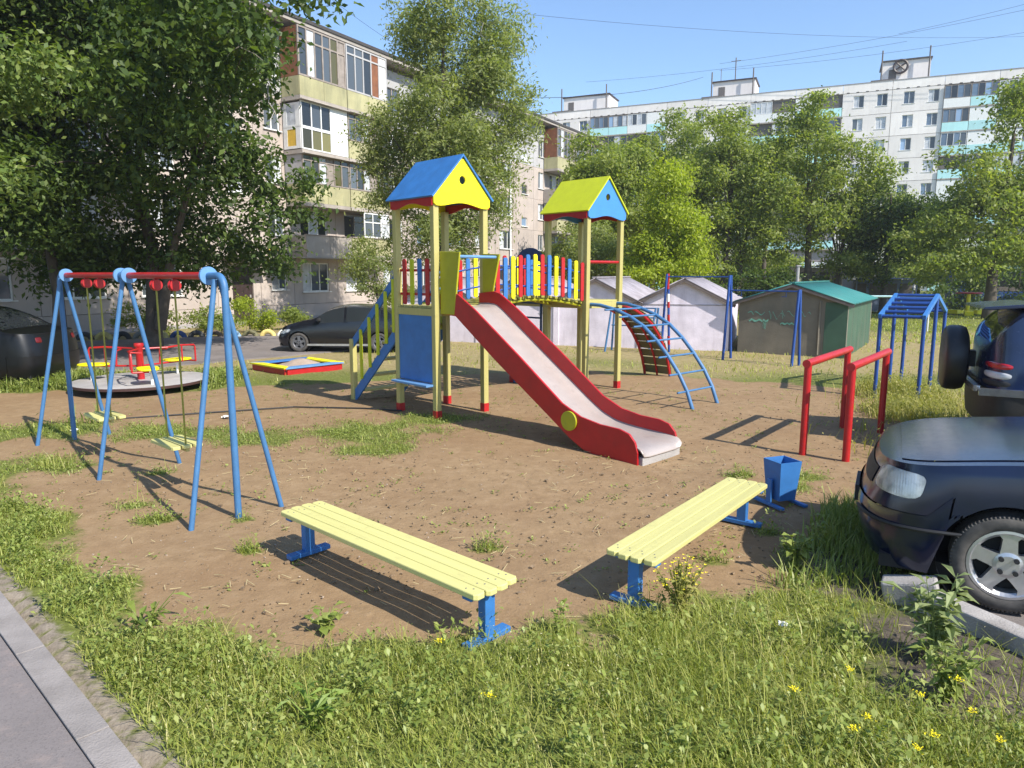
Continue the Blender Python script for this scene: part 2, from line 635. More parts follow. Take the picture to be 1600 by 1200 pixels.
def asphalt(name, c, crack=True):
    m = NT(name)
    co = m.coord()
    n1 = m.noise(1.1, co, 6, 0.6)
    n2 = m.noise(120, co, 3, 0.7)
    n3 = m.noise(9, co, 6, 0.6)
    col = m.ramp(n1, [(0.3, tuple(x * .8 for x in c)), (0.7, tuple(x * 1.2 for x in c))])
    col = m.mix(m.math('MULTIPLY', m.math('SUBTRACT', n2, 0.52, True), 4, True), col, tuple(x * 0.55 for x in c))
    col = m.mix(m.math('MULTIPLY', m.math('SUBTRACT', n3, 0.56, True), 3, True), col, (c[0] * 1.5, c[1] * 1.35, c[2] * 1.25))
    m.l(col, m.b.inputs['Base Color'])
    m.b.inputs['Roughness'].default_value = 0.92
    m.b.inputs['Specular IOR Level'].default_value = 0.2
    m.bump(m.math('ADD', n2, n3), 0.5, 0.006)
    return m.m


def sheet(name, poly, z, mat, kind='structure', thick=0.05):
    o = MB().prism(poly, thick, Matrix.Translation((0, 0, z - thick))).build(name, mat)
    return tag(o, kind=kind)


sheet('courtyard_road', ROAD, 0.03, asphalt('worn_courtyard_asphalt', (0.20, 0.175, 0.165)), thick=0.08)
sheet('parking_pavement', PARK, 0.055, asphalt('parking_asphalt', (0.17, 0.15, 0.14)), thick=0.1)
a0 = KA - KD * 9 + KN * 0.135
b0 = KB + KD * 3 + KN * 0.135
sheet('footpath', [tuple(a0), tuple(b0), tuple(b0 + KN * 4), tuple(a0 + KN * 4)], 0.030, asphalt('footpath_asphalt', (0.205, 0.180, 0.172)), thick=0.06)
kroot = tag(bpy.data.objects.new('path_kerb', None), kind='structure')
link(kroot)
kang = math.atan2(KD[1], KD[0])
kroot.location = (KA[0], KA[1], 0)
kroot.rotation_euler = (0, 0, kang)
side = 1 if (np.array((-math.sin(kang), math.cos(kang))) @ KN) > 0 else -1
kerb_me = None
for i in range(-9, 6):
    if kerb_me is None:
        ob = MB().box((0.5, 0, 0), (0.9965, 0.13, 0.16)).build('kerb_stone', MAT['kerb'], kroot, bevel=0.004)
        kerb_me = ob
    else:
        ob = put(kerb_me, 'kerb_stone', kroot)
    ob.location = (i * 1.0, side * 0.066, -0.04 + random.uniform(-.002, .002))
    ob.rotation_euler = (random.uniform(-.008, .008), 0, random.uniform(-.004, .004))
# kerb under the parked car: two stones, one set crosswise at the end
kr = thing('parking_kerb', 'pale concrete kerb under the front wheel of the dark blue sedan', 'kerb', (2.42, 4.04, 0.0), math.atan2(-1.02, 0.46))
for i in range(3):
    MB().box((0.56 * 1 + i * 1.0 - 0.02, 0, 0.03), (0.985, 0.14, 0.24)).build('kerb_stone', MAT['concrete'], kr, bevel=0.012)
st = MB().box((0, 0, 0.0), (0.30, 0.13, 0.24)).build('kerb_stone', MAT['concrete'], kr, bevel=0.014)
st.location = (-0.02, 0.02, 0.06)
st.rotation_euler = (0.12, -0.22, 0.55)
st['label'] = 'short broken kerb piece tilted at the end'
# ------------------------------------------------------------------ wooden play complex
A0 = (-1.04, 9.72)
ANG = R(43.8)
S = 0.88
BX = 3.15
play = thing('play_complex', 'large wooden play complex with two roofed towers, slatted bridge and red slide', 'play complex', (A0[0], A0[1], 0), ANG)


def capsule(w, h, n=6):
    """rounded-end paling outline centred on x, from z=0 to z=h"""
    r = w / 2
    top = [(r * math.cos(a), h - r * 0.8 + r * 0.8 * math.sin(a)) for a in [math.pi * i / n for i in range(n + 1)]]
    bot = [(-r * math.cos(a), r * 0.8 - r * 0.8 * math.sin(a)) for a in [math.pi * i / n for i in range(n + 1)]]
    return top + bot


# posts
post_obj = MB().box((0, 0, 2.92 / 2 + 0.05), (0.088, 0.088, 2.82)).build('post', MAT['post'], play, bevel=0.008)
foot_obj = MB().box((0, 0, 0.04), (0.094, 0.094, 0.16)).build('post_foot', MAT['red'], post_obj, bevel=0.004)


def post(x, y, h=None):
    if h is None:
        p = put(post_obj, 'post', play, (x, y, 0))
    else:
        p = MB().box((0, 0, h / 2 + 0.05), (0.088, 0.088, h - 0.1)).build('post', MAT['post'], play, bevel=0.008)
        p.location = (x, y, 0)
    put(foot_obj, 'post_foot', p)
    return p


for (x, y) in ((S, 0), (0, S), (S, S), (BX, 0), (BX + S, 0), (BX, S), (BX + S, S)):
    post(x, y)
post(BX, 2 * S, 2.25)
post(BX + S, 2 * S, 2.25)

# platforms: deck boards on a beam frame
board = MB().box((0, 0, 0), (S - 0.02, 0.098, 0.03)).build('deck_board', MAT['post'], None, bevel=0.003)
COL.objects.unlink(board)


def platform(x0, y0, ny=8, z=1.50):
    for k in range(ny):
        put(board, 'deck_board', play, (x0 + S / 2, y0 + 0.055 + k * S / ny, z + 0.045))
    for yy in (y0, y0 + S):
        MB().span((x0 + 0.046, yy - 0.045, z - 0.07), (x0 + S - 0.046, yy + 0.045, z + 0.028)).build('beam', MAT['post'], play, bevel=0.004)
    for xx in (x0, x0 + S):
        MB().span((xx - 0.04, y0 + 0.046, z - 0.071), (xx + 0.04, y0 + S - 0.046, z + 0.027)).build('beam', MAT['post'], play, bevel=0.004)


platform(0, 0)
platform(BX, 0)
platform(BX, S)


# roofs
def roof(x0, slope_mat, gable_mat, z0=2.90):
    w = S / 2
    ap = 0.62

    def gable(y):
        x1 = -w - 0.06
        pts = [(x1, 0.13), (x1 + 0.005, 0.03), (x1 + 0.05, 0.0), (x1 + 0.12, 0.0)]
        for i in range(1, 12):
            t = i / 12
            xx = x1 + 0.12 + t * (2 * (w + 0.06) - 0.24)
            pts.append((xx, 0.055 * math.sin(math.pi * t) ** 1.5))
        pts += [(-x1 - 0.12, 0.0), (-x1 - 0.05, 0.0), (-x1 - 0.005, 0.03), (-x1, 0.13), (0.03, ap + 0.02), (-0.03, ap + 0.02)]
        hole = [(0.056 * math.cos(a), 0.36 + 0.056 * math.sin(a)) for a in [2 * math.pi * i / 20 for i in range(20)]]
        M_ = Matrix.Translation((x0 + w, 0, z0)) @ XZ(y)
        return MB().prism(pts, 0.028, M_, [hole]).build('gable_panel', gable_mat, play, bevel=0.003)
    gable(-0.045)
    gable(S + 0.075)
    # slopes
    ex, ez, rx, rz = w + 0.09, 0.105, 0.0, ap + 0.055
    for sgn in (-1, 1):
        n = Vector((sgn * (rz - ez), 0, ex)).normalized() * 0.026
        a = Vector((sgn * ex, 0, ez)); b = Vector((0, 0, rz))
        vs = []
        for yy in (-0.10, S + 0.10):
            for p in (a, b, b + Vector((0, 0, 0.030)), a + n):
                vs.append((x0 + w + p.x, yy, z0 + p.z))
        fs = [(0, 1, 2, 3), (7, 6, 5, 4), (0, 4, 5, 1), (1, 5, 6, 2), (2, 6, 7, 3), (3, 7, 4, 0)]
        MB().add(vs, fs).build('roof_panel', slope_mat, play)
        # scalloped fascia board
        pts = [(-0.04, 0.11), (-0.04, 0.0), (0.06, -0.01)]
        for i in range(1, 12):
            t = i / 12
            pts.append((0.06 + t * (S - 0.12), -0.01 + 0.06 * math.sin(math.pi * t) ** 1.5))
        pts += [(S - 0.06, -0.01), (S + 0.04, 0.0), (S + 0.04, 0.11)]
        M_ = Matrix.Translation((0, 0, z0)) @ YZ(x0 + w + sgn * (w + 0.058) - 0.012)
        MB().prism(pts, 0.024, M_).build('fascia_board', MAT['red'], play)


roof(0, MAT['blue_board'], MAT['yellow'])
roof(BX, MAT['lime'], paint('gable_blue_paint', (0.05, 0.22, 0.56), 0.45, 0.06))

# blue counter panel under the first tower (left face)
MB().span((-0.030, 0.06, 0.50), (-0.010, S - 0.05, 1.50)).build('panel', MAT['blue_board'], play, bevel=0.003)
MB().span((-0.17, 0.02, 0.455), (0.02, S - 0.02, 0.485)).build('panel_shelf', MAT['lightblue'], play, bevel=0.004)

# palings on the left face of tower one
PAL = [MAT['red'], MAT['lime'], MAT['blue_board'], MAT['yellow']]
pal_me = {}


def paling(mat, h, M_, parent=play, w=0.078):
    key = (mat.name, round(h, 2), w)
    if key not in pal_me:
        pal_me[key] = MB().prism(capsule(w, h), 0.020).mesh('paling', mat)
    o = put(pal_me[key], 'paling', parent)
    o.matrix_local = M_
    return o


for k, mt in enumerate((MAT['red'], MAT['blue_board'], MAT['lime'], MAT['red'])):
    paling(mt, 0.64, Matrix.Translation((-0.012, 0.17 + k * 0.178, 1.57)) @ YZ(0))
for z in (1.72, 2.05):
    MB().bar((0.022, 0.05, z), (0.022, S - 0.05, z), 0.025, 0.035).build('rail', MAT['red'], play)

# bridge -------------------------------------------------------------
x0b, x1b = S + 0.02, BX - 0.02
LB = x1b - x0b


def arch(x):
    t = (x - x0b) / LB
    return 1.50 + 0.13 * math.sin(math.pi * t)


slat = MB().box((0, 0, 0), (0.075, S - 0.10, 0.032)).build('bridge_slat', MAT['deck'], play, bevel=0.003)
nsl = 22
for k in range(nsl):
    x = x0b + (k + 0.5) * LB / nsl
    o = slat if k == 0 else put(slat, 'bridge_slat', play)
    sl_ = (arch(x + .01) - arch(x - .01)) / .02
    o.location = (x, S / 2, arch(x) + 0.02)
    o.rotation_euler = (0, -math.atan(sl_), 0)
for yy in (0.10, S - 0.10):
    MB().tube([(x0b + LB * i / 14, yy, arch(x0b + LB * i / 14) - 0.025) for i in range(15)], 0.024, 8).build('bridge_tube', MAT['olive_board'], play, True)
seq = [MAT['yellow'], MAT['red'], MAT['blue_board'], MAT['yellow'], MAT['red'], MAT['blue_board'], MAT['yellow'], MAT['red'], MAT['blue_board'], MAT['yellow'], MAT['red'], MAT['blue_board'], MAT['yellow'], MAT['red']]
for side_y in (0.0, S):
    for k in range(14):
        x = x0b + 0.09 + k * (LB - 0.18) / 13
        paling(seq[k], 0.63, Matrix.Translation((x, side_y, arch(x) + 0.04)) @ XZ(0.010 if side_y == 0 else -0.016))
    for dz in (0.20, 0.50):
        yy = side_y + (0.026 if side_y == 0 else -0.036)
        MB().tube([(x0b - 0.02 + (LB + .04) * i / 12, yy, arch(x0b + LB * i / 12) + dz) for i in range(13)], 0.014, 6).build('bridge_rail', MAT['deep_blue'], play, True)

# second tower rails
MB().tube([(BX + 0.04, 0.0, 2.20), (BX + S - 0.04, 0.0, 2.20)], 0.022, 8).build('rail', MAT['red'], play, True)
MB().tube([(BX + S, 0.04, 2.20), (BX + S, S - 0.04, 2.20)], 0.022, 8).build('rail', MAT['red'], play, True)
# arched navy board on the left face of the rear bay, ladder under it
pts = [(0.0, 0.0), (S - 0.10, 0.0), (S - 0.10, 0.42)]
pts += [((S - 0.10) / 2 + (S - 0.10) / 2 * math.cos(a), 0.55 + 0.36 * math.sin(a)) for a in [math.pi * i / 14 for i in range(15)]]
pts += [(0.0, 0.42)]
hole = [((S - .1) / 2 + 0.2 * math.cos(a), 0.42 + 0.2 * math.sin(a)) for a in [2 * math.pi * i / 20 for i in range(20)]]
MB().prism(pts, 0.024, Matrix.Translation((BX - 0.012, S + 0.05, 1.55)) @ YZ(0), [hole]).build('arched_panel', MAT['navy'], play)
for yy in (S + 0.10, 2 * S - 0.10):
    MB().tube([(BX - 0.06, yy, 0.0), (BX - 0.06, yy, 1.52)], 0.022, 8).build('ladder_rail', MAT['navy'], play, True)
MB().tube([(BX - 0.06, S + 0.10, 1.50), (BX - 0.06, 2 * S - 0.10, 1.50)], 0.026, 8).build('ladder_rung', MAT['navy'], play, True)
for k in range(4):
    z = 0.30 + k * 0.31
    MB().tube([(BX - 0.06, S + 0.10, z), (BX - 0.06, 2 * S - 0.10, z)], 0.016, 8).build('ladder_rung', MAT['navy'], play, True)

# stairs ---------------------------------------------------------------
y_top, y_bot = S, S + 1.28
for xx in (0.0, S):
    p = MB().box((xx, y_bot, 0.49), (0.088, 0.088, 0.98)).build('stair_post', MAT['post'], play, bevel=0.01)
    # two blue boards, upper handrail board and lower stringer
    for (za, zb, hh) in ((2.02, 0.96, 0.15), (1.26, 0.12, 0.20)):
        pts = [(y_top + 0.03, za), (y_bot + 0.02, zb), (y_bot + 0.02, zb - hh), (y_top + 0.03, za - hh)]
        MB().prism(pts, 0.03, YZ(xx - 0.015)).build('stair_board', MAT['blue_board'], play, bevel=0.003)
    for k, yy in enumerate((0.965, 1.17, 1.40, 1.63, 1.875)):
        z0 = (1.15, 0.97, 0.78, 0.57, 0.37)[k]
        paling(MAT['lime'], 0.78, Matrix.Translation((xx - 0.038, yy, z0)) @ YZ(0), w=0.062)
for k in range(5):
    t = (k + 0.7) / 5.5
    MB().box((S / 2, y_top + t * 1.28, 1.50 - (k + 1) * 0.265), (S - 0.06, 0.20, 0.034)).build('stair_step', MAT['post'], play, bevel=0.003)

# slide ------------------------------------------------------------------
near_top = [(0.02, 1.73), (-0.30, 1.76), (-0.42, 1.73), (-0.77, 1.53), (-1.58, 1.00), (-2.28, 0.52), (-2.57, 0.40), (-2.85, 0.355), (-3.12, 0.345), (-3.25, 0.31), (-3.33, 0.23), (-3.37, 0.12), (-3.37, -0.03)]
bot = [(-2.85, -0.03), (-2.60, 0.03), (-2.40, 0.13), (-2.10, 0.32), (-1.09, 0.95), (-0.36, 1.44), (0.02, 1.47)]
slide = MB()
chute = []
prof = [(0.02, 1.55), (-0.25, 1.55), (-0.42, 1.50), (-0.80, 1.25), (-1.60, 0.72), (-2.15, 0.36), (-2.40, 0.24), (-2.62, 0.19), (-2.95, 0.165), (-3.26, 0.15), (-3.38, 0.12), (-3.43, 0.07)]
# smooth the chute profile
pp = []
for i in range(len(prof) - 1):
    for k in range(4):
        t = k / 4
        p0, p1, p2, p3 = prof[max(i - 1, 0)], prof[i], prof[i + 1], prof[min(i + 2, len(prof) - 1)]
        c = [0.5 * ((2 * p1[j]) + (-p0[j] + p2[j]) * t + (2 * p0[j] - 5 * p1[j] + 4 * p2[j] - p3[j]) * t * t + (-p0[j] + 3 * p1[j] - 3 * p2[j] + p3[j]) * t ** 3) for j in (0, 1)]
        pp.append(c)
pp.append(prof[-1])
g = []
for (y, z) in pp:
    for x in (0.075, 0.10, 0.20, 0.44, 0.68, 0.78, 0.805):
        lip = 0.05 if x in (0.075, 0.805) else (0.012 if x in (0.10, 0.78) else 0.0)
        g.append((x, y, z + lip))
chute_o = MB().grid(g, len(pp), 7).build('slide', MAT['steel'], play, True, angle=60)
sol = chute_o.modifiers.new('sheet', 'SOLIDIFY')
sol.thickness = 0.012
for xx in (0.05, 0.80):
    MB().prism(near_top + bot, 0.03, YZ(xx)).build('side_panel', MAT['slide_red'], chute_o, bevel=0.006)
# round yellow cap on the near side
ov = [(0.115 * math.cos(a), 0.115 * math.sin(a)) for a in [2 * math.pi * i / 28 for i in range(28)]]
MB().prism(ov, 0.024, Matrix.Translation((0.024, -2.41, 0.33)) @ YZ(0)).build('round_cap', MAT['olive_board'], chute_o, bevel=0.003)
MB().span((0.09, -3.41, -0.02), (0.79, -2.9, 0.07)).build('slide_base', MAT['concrete'], chute_o)

# boards either side of the slide entry and the hang bar
for xx, pts in ((0.045, [(-0.05, 2.30), (-0.46, 2.28), (-0.34, 1.46), (-0.05, 1.46)]), (0.81, [(-0.05, 2.28), (-0.40, 2.27), (-0.20, 1.52), (-0.05, 1.48)])):
    MB().prism(pts, 0.026, YZ(xx)).build('entry_board', MAT['olive_board'], play, bevel=0.004)
MB().tube([(0.06, -0.33, 2.23), (S - 0.05, -0.33, 2.23)], 0.02, 8).build('hang_bar', MAT['lightblue'], play, True)
# blue guard grid at the entry
for z in (1.80, 2.02):
    MB().tube([(0.05, 0.03, z), (0.26, 0.03, z)], 0.016, 8).build('guard_bar', MAT['blue'], play, True)
MB().tube([(0.26, 0.03, 1.55), (0.26, 0.03, 2.22)], 0.016, 8).build('guard_bar', MAT['blue'], play, True)

# arched climbing ladder (blue) ---------------------------------------
arc = [(0.04, 1.50), (-0.25, 1.49), (-0.55, 1.43), (-0.85, 1.33), (-1.12, 1.19), (-1.38, 0.98), (-1.60, 0.75), (-1.80, 0.50), (-1.95, 0.25), (-2.05, 0.0), (-2.07, -0.08)]
for xx in (BX + 0.07, BX + S - 0.10):
    MB().tube([(xx, y, z) for y, z in arc], 0.030, 10).build('climber_rail', MAT['blue'], play, True)
for k in (2, 3, 4, 5, 6, 7, 8):
    y, z = arc[k]
    MB().tube([(BX - 0.16, y + .02, z), (BX + S - 0.10, y, z)], 0.015, 8).build('climber_rung', MAT['blue'], play, True)

# arched boarded ramp with red edge rails ------------------------------
arc2 = [(4.05, 1.50), (4.35, 1.47), (4.65, 1.39), (4.93, 1.27), (5.20, 1.10), (5.43, 0.88), (5.62, 0.64), (5.76, 0.38), (5.85, 0.12), (5.89, -0.06)]
for yy in (0.12, 0.42, 0.72):
    MB().tube([(x, yy, z - 0.03) for x, z in arc2], 0.028 if yy != 0.42 else 0.02, 8).build('ramp_rail', MAT['red'], play, True)
rb = MB().box((0, 0, 0), (0.155, 0.66, 0.024)).build('ramp_board', MAT['ramp_wood'], play, bevel=0.003)
acc = [0]
for i in range(len(arc2) - 1):
    acc.append(acc[-1] + math.dist(arc2[i], arc2[i + 1]))
nrb = 14
for k in range(nrb):
    t = (k + 0.5) / nrb * (acc[-1] - 0.08)
    i = max(j for j in range(len(acc) - 1) if acc[j] <= t)
    u = (t - acc[i]) / (acc[i + 1] - acc[i])
    x = arc2[i][0] + u * (arc2[i + 1][0] - arc2[i][0])
    z = arc2[i][1] + u * (arc2[i + 1][1] - arc2[i][1])
    an = math.atan2(arc2[i + 1][1] - arc2[i][1], arc2[i + 1][0] - arc2[i][0])
    o = rb if k == 0 else put(rb, 'ramp_board', play)
    o.location = (x + 0.015, 0.42, z + 0.012)
    o.rotation_euler = (0, -an, 0)

# ------------------------------------------------------------------ swing set
swg = thing('swing_set', 'blue double swing frame with red crossbar and two slatted seats', 'swing set', (-2.27, 5.66, 0), math.atan2(0.675, -0.738))
# local x runs along the bar away from the near end, local y across
ZB = 1.985
SP = 2.08
elb = [(0.0, 0, -0.05), (0.0, 0, 1.75)] + [(0.10 - 0.10 * math.cos(a), 0, 1.885 + 0.10 * math.sin(a)) for a in [math.pi / 2 * i / 5 for i in range(6)]] + [(0.26, 0, ZB)]
MB().tube(elb, 0.028, 14).build('end_post', MAT['blue'], swg, True)
MB().tube([(2 * SP - x, y, z) for x, y, z in elb], 0.028, 14).build('end_post', MAT['blue'], swg, True)
for cx in (0.24, 2 * SP - 0.24):
    bx_ = 0.0 if cx < 1 else 2 * SP
    for sy in (-1, 1):
        MB().tube([(bx_, sy * 0.40, -0.05), (cx - (0.12 if cx < 1 else -0.12), sy * 0.02, ZB - 0.03)], 0.022, 10).build('leg', MAT['blue'], swg, True)
for sy in (-1, 1):
    MB().tube([(SP, sy * 0.40, -0.05), (SP + 0.0, sy * 0.02, ZB - 0.02)], 0.022, 10).build('leg', MAT['blue'], swg, True)
MB().tube([(0.26, 0, ZB), (SP - 0.10, 0, ZB)], 0.030, 12).build('crossbar', MAT['red'], swg, True)
MB().tube([(SP + 0.10, 0, ZB), (2 * SP - 0.26, 0, ZB)], 0.030, 12).build('crossbar', MAT['red'], swg, True)
MB().tube([(SP - 0.10, 0, ZB), (SP + 0.10, 0, ZB)], 0.040, 12).build('sleeve', MAT['blue'], swg, True)
for x in (0.27, SP - 0.10, SP + 0.10, 2 * SP - 0.27):
    M_ = Matrix.Translation((x, 0, ZB)) @ Matrix.Rotation(math.pi / 2, 4, 'Y')
    MB().lathe([(0.0, -0.012), (0.074, -0.012), (0.074, 0.012), (0.0, 0.012)], 24, M_).build('flange', MAT['lightblue'], swg, True)
for c in (0.26 + (SP - 0.36) / 2 + 0.02, SP + 0.10 + (SP - 0.36) / 2 - 0.02):
    seat = MB().bar((c - 0.24, 0, 0.425), (c + 0.24, 0, 0.425), 0.03, 0.03).build('swing_seat', MAT['post'], swg)
    for yy in (-0.10, 0.0, 0.10):
        MB().prism([(c - 0.25, yy - 0.032), (c - 0.22, yy - 0.042), (c + 0.22, yy - 0.042), (c + 0.25, yy - 0.032), (c + 0.25, yy + 0.032), (c + 0.22, yy + 0.042), (c - 0.22, yy + 0.042), (c - 0.25, yy + 0.032)],
                   0.03, Matrix.Translation((0, 0, 0.44))).build('seat_slat', MAT['plank'], seat, bevel=0.004)
    for sx in (-0.20, 0.20):
        # a red split hanger below the bar and its rod
        hg = MB()
        for dx in (-0.022, 0.022):
            M_ = Matrix.Translation((c + sx + dx, 0, ZB - 0.085)) @ Matrix.Rotation(math.pi / 2, 4, 'Y')
            hg.lathe([(0.0, -0.012), (0.048, -0.012), (0.052, 0.0), (0.048, 0.012), (0.0, 0.012)], 18, M_)
        hg.box((c + sx, 0, ZB - 0.045), (0.03, 0.03, 0.06))
        hg.build('hanger', MAT['red'], swg, True)
        MB().tube([(c + sx, 0, 0.45), (c + sx, 0, ZB - 0.10)], 0.009, 6).build('rod', MAT['chain'], swg, True)

# ------------------------------------------------------------------ benches
screw_me = []
MAT['joint_dark'] = paint('dull_screw_metal', (0.16, 0.15, 0.13), 0.5)


def make_bench(label, loc, rz):
    t = thing('bench', label, 'bench', loc, rz, 'low slatted benches')
    for k in range(4):
        y = (k - 1.5) * 0.083
        w = 0.0397
        L = 0.985 + (0.012 if k in (1, 2) else 0)
        e = [(-L, y - w + .016), (-L + .018, y - w), (L - .018, y - w), (L, y - w + .016), (L, y + w - .016), (L - .018, y + w), (-L + .018, y + w), (-L, y + w - .016)]
        MB().prism(e, 0.034, Matrix.Translation((0, 0, 0.318))).build('plank', MAT['plank'], t, bevel=0.006)
    if not screw_me:
        screw_me.append(MB().lathe([(0.0055, 0.0), (0.0050, 0.0025), (0.0, 0.003)], 8).mesh('screw', MAT['joint_dark']))
    for sx in (-0.90, 0.90):
        for k in range(4):
            for dx in (-0.018, 0.018):
                put(screw_me[0], 'screw', t, (sx + dx, (k - 1.5) * 0.083 + dx * .6, 0.3515))
        lg = MB().box((sx, 0, 0.16), (0.058, 0.075, 0.27)).build('leg', MAT['blue_board'], t, bevel=0.004)
        MB().box((sx, 0, 0.028), (0.07, 0.32, 0.034)).build('foot_bar', MAT['blue_board'], lg, bevel=0.006)
        MB().box((sx, 0, 0.306), (0.07, 0.30, 0.024)).build('seat_bracket', MAT['blue_board'], lg, bevel=0.003)
    return t


make_bench('cream slatted bench with blue legs, nearest the foreground grass, left of the other bench', (-0.80, 4.255, 0), math.atan2(-1.32, 1.43))
make_bench('cream slatted bench with blue legs whose far end stands beside the blue bin', (1.30, 4.78, 0), math.atan2(1.50, 1.17))

# ------------------------------------------------------------------ litter bin
bn = thing('litter_bin', 'blue tapered litter bin on a low frame beside the bench end', 'litter bin', (2.36, 6.02, 0), R(20))
wt, wb = 0.112, 0.084
vs = []
for (z, w) in ((0.055, wb), (0.40, wt)):
    vs += [(-w, -w, z), (w, -w, z), (w, w, z), (-w, w, z)]
for (z, w) in ((0.40, wt - .008), (0.075, wb - .008)):
    vs += [(-w, -w, z), (w, -w, z), (w, w, z), (-w, w, z)]
fs = [(3, 2, 1, 0)]
for a in (0, 4, 8):
    for j in range(4):
        j2 = (j + 1) % 4
        fs.append((a + j, a + j2, a + 4 + j2, a + 4 + j))
fs.append((12, 13, 14, 15))
MB().add(vs, fs).build('bucket', MAT['blue_board'], bn)
for sx in (-0.125, 0.125):
    up = MB().box((sx, 0, 0.13), (0.018, 0.06, 0.22)).build('upright', MAT['blue_board'], bn, bevel=0.003)
    MB().box((sx, 0, 0.018), (0.04, 0.36, 0.024)).build('foot_bar', MAT['blue_board'], up, bevel=0.004)
MB().tube([(-0.13, 0, 0.21), (0.13, 0, 0.21)], 0.010, 8).build('pivot_rod', MAT['blue'], bn, True)

# ------------------------------------------------------------------ parallel bars
pb = thing('parallel_bars', 'red painted parallel bars on four round posts', 'parallel bars', (3.258, 7.751, 0), 0)
ax = Vector((1.085, 1.39, 0)); ax.normalize()
for ox, oy in ((0, 0), (0.348, -0.29)):
    a = Vector((ox, oy, 0)); b = a + ax * 1.77
    for p in (a, b):
        MB().tube([(p.x, p.y, -0.05), (p.x, p.y, 1.02)], 0.040, 14).build('post', MAT['red'], pb, True)
    e = a - ax * 0.07; f = b + ax * 0.10
    MB().tube([(e.x, e.y, 1.03), (f.x, f.y, 1.03)], 0.044, 14).build('bar', MAT['red'], pb, True)

# ------------------------------------------------------------------ gabled climbing rack
rk = thing('climbing_rack', 'blue climbing rack with six posts and a gabled roof of rungs', 'climbing rack', (6.41, 11.06, 0), math.atan2(0.788, 0.616))
RL, RW = 2.28, 0.62
for yy in (0.0, RW):
    for xx in (0.0, RL / 2, RL):
        MB().tube([(xx, yy, -0.05), (xx, yy, 1.34 if xx != RL / 2 else 1.62)], 0.030, 10).build('post', MAT['deep_blue'], rk, True)
    for (a, b) in (((-0.06, 1.33), (RL / 2, 1.64)), ((RL / 2, 1.64), (RL + 0.06, 1.33))):
        MB().bar((a[0], yy, a[1]), (b[0], yy, b[1]), 0.05, 0.07).build('rail', MAT['blue_board'], rk)
for k in range(11):
    xx = -0.02 + k * (RL + 0.04) / 10
    zz = 1.34 + 0.30 * (1 - abs(xx - RL / 2) / (RL / 2))
    MB().tube([(xx, 0, zz), (xx, RW, zz)], 0.026, 8).build('rung', MAT['deep_blue'], rk, True)

# ------------------------------------------------------------------ chin-up bar row behind
gy = thing('pull_up_bars', 'row of blue A frames with high bars, one painted in red and white bands', 'exercise bars', (6.24, 15.53, 0), math.atan2(18.1 - 15.53, 4.0 - 6.24))
spn = math.dist((6.24, 15.53), (5.07, 16.78))
hts = [1.66, 1.97, 2.0]
for k in range(3):
    x = k * spn
    h = hts[k]
    if k == 2:
        x = 2.05 * spn
    for sy in (-1, 1):
        MB().tube([(x, sy * 0.17, -0.05), (x, sy * 0.025, h)], 0.032, 10).build('post', MAT['deep_blue'], gy, True)
    if k == 2:
        for z in (0.2, 0.75, 1.15):
            f = 0.17 - 0.145 * (z + .05) / h
            MB().tube([(x, -f, z), (x, -f * .8, z + 0.22)], 0.036, 10).build('painted_band', MAT['red'], gy, True)
        for z in (1.30,):
            MB().tube([(x, -0.06, z), (x, -0.05, z + 0.2)], 0.038, 10).build('painted_band', MAT['white'], gy, True)
        MB().tube([(x, -0.03, 1.62), (x, -0.025, 2.01)], 0.040, 10).build('painted_band', MAT['red'], gy, True)
MB().tube([(0, 0, 1.62), (spn, 0, 1.62)], 0.016, 8).build('bar', MAT['deep_blue'], gy, True)
MB().tube([(spn, 0, 1.93), (2.05 * spn, 0, 1.93)], 0.016, 8).build('bar', MAT['deep_blue'], gy, True)
for x in (0.18 * spn, 0.82 * spn):
    MB().tube([(x, 0, 1.62), (x, 0, 1.50), (x + 0.1, 0, 1.50)], 0.010, 6).build('grip', MAT['deep_blue'], gy, True)
x = 2.05 * spn
st_ = thing('step_bars', 'low blue stepped bars between slanted legs behind the arched ladder', 'exercise bars', (2.75, 18.55, 0), R(-32))
for (x, h) in ((-0.15, 1.15), (1.05, 1.15)):
    for sy in (-0.22, 0.22):
        MB().tube([(x - 0.10, sy, -0.05), (x + 0.02, sy * 0.4, h)], 0.028, 8).build('leg', MAT['blue'], st_, True)
for (xa, xb, z) in ((-0.14, 1.06, 1.14), (-0.16, 0.55, 0.68), (0.55, 1.2, 0.55), (0.2, 1.05, 0.9)):
    MB().tube([(xa, 0, z), (xb, 0, z)], 0.018, 8).build('bar', MAT['blue'], st_, True)
MB().tube([(0.55, 0, 0.55), (0.55, 0, 0.68)], 0.018, 8).build('bar', MAT['blue'], st_, True)

# ------------------------------------------------------------------ carousel
cr = thing('carousel', 'low round carousel with grey deck, red tube rails and yellow seats', 'carousel', (-6.55, 12.42, 0), 0)
M_ = Matrix.Identity(4)
deck = MB().lathe([(0.0, 0.165), (1.07, 0.165), (1.10, 0.160)], 48).build('deck', paint('grey_carousel_deck', (0.36, 0.34, 0.33), 0.6, 0.2, 3), cr, True)
MB().lathe([(1.10, 0.160), (1.105, 0.155), (1.105, 0.115), (1.09, 0.110), (0.0, 0.110)], 48).build('rim', paint('dark_red_brown_rim', (0.05, 0.022, 0.018), 0.6), deck, True)
MB().lathe([(0.25, 0.110), (0.25, 0.0)], 24).build('pedestal', MAT['dark'], cr, True)
MB().lathe([(0.0, 0.80), (0.075, 0.80), (0.085, 0.77), (0.075, 0.74), (0.06, 0.72), (0.06, 0.165)], 20).build('centre_post', MAT['red'], cr, True)
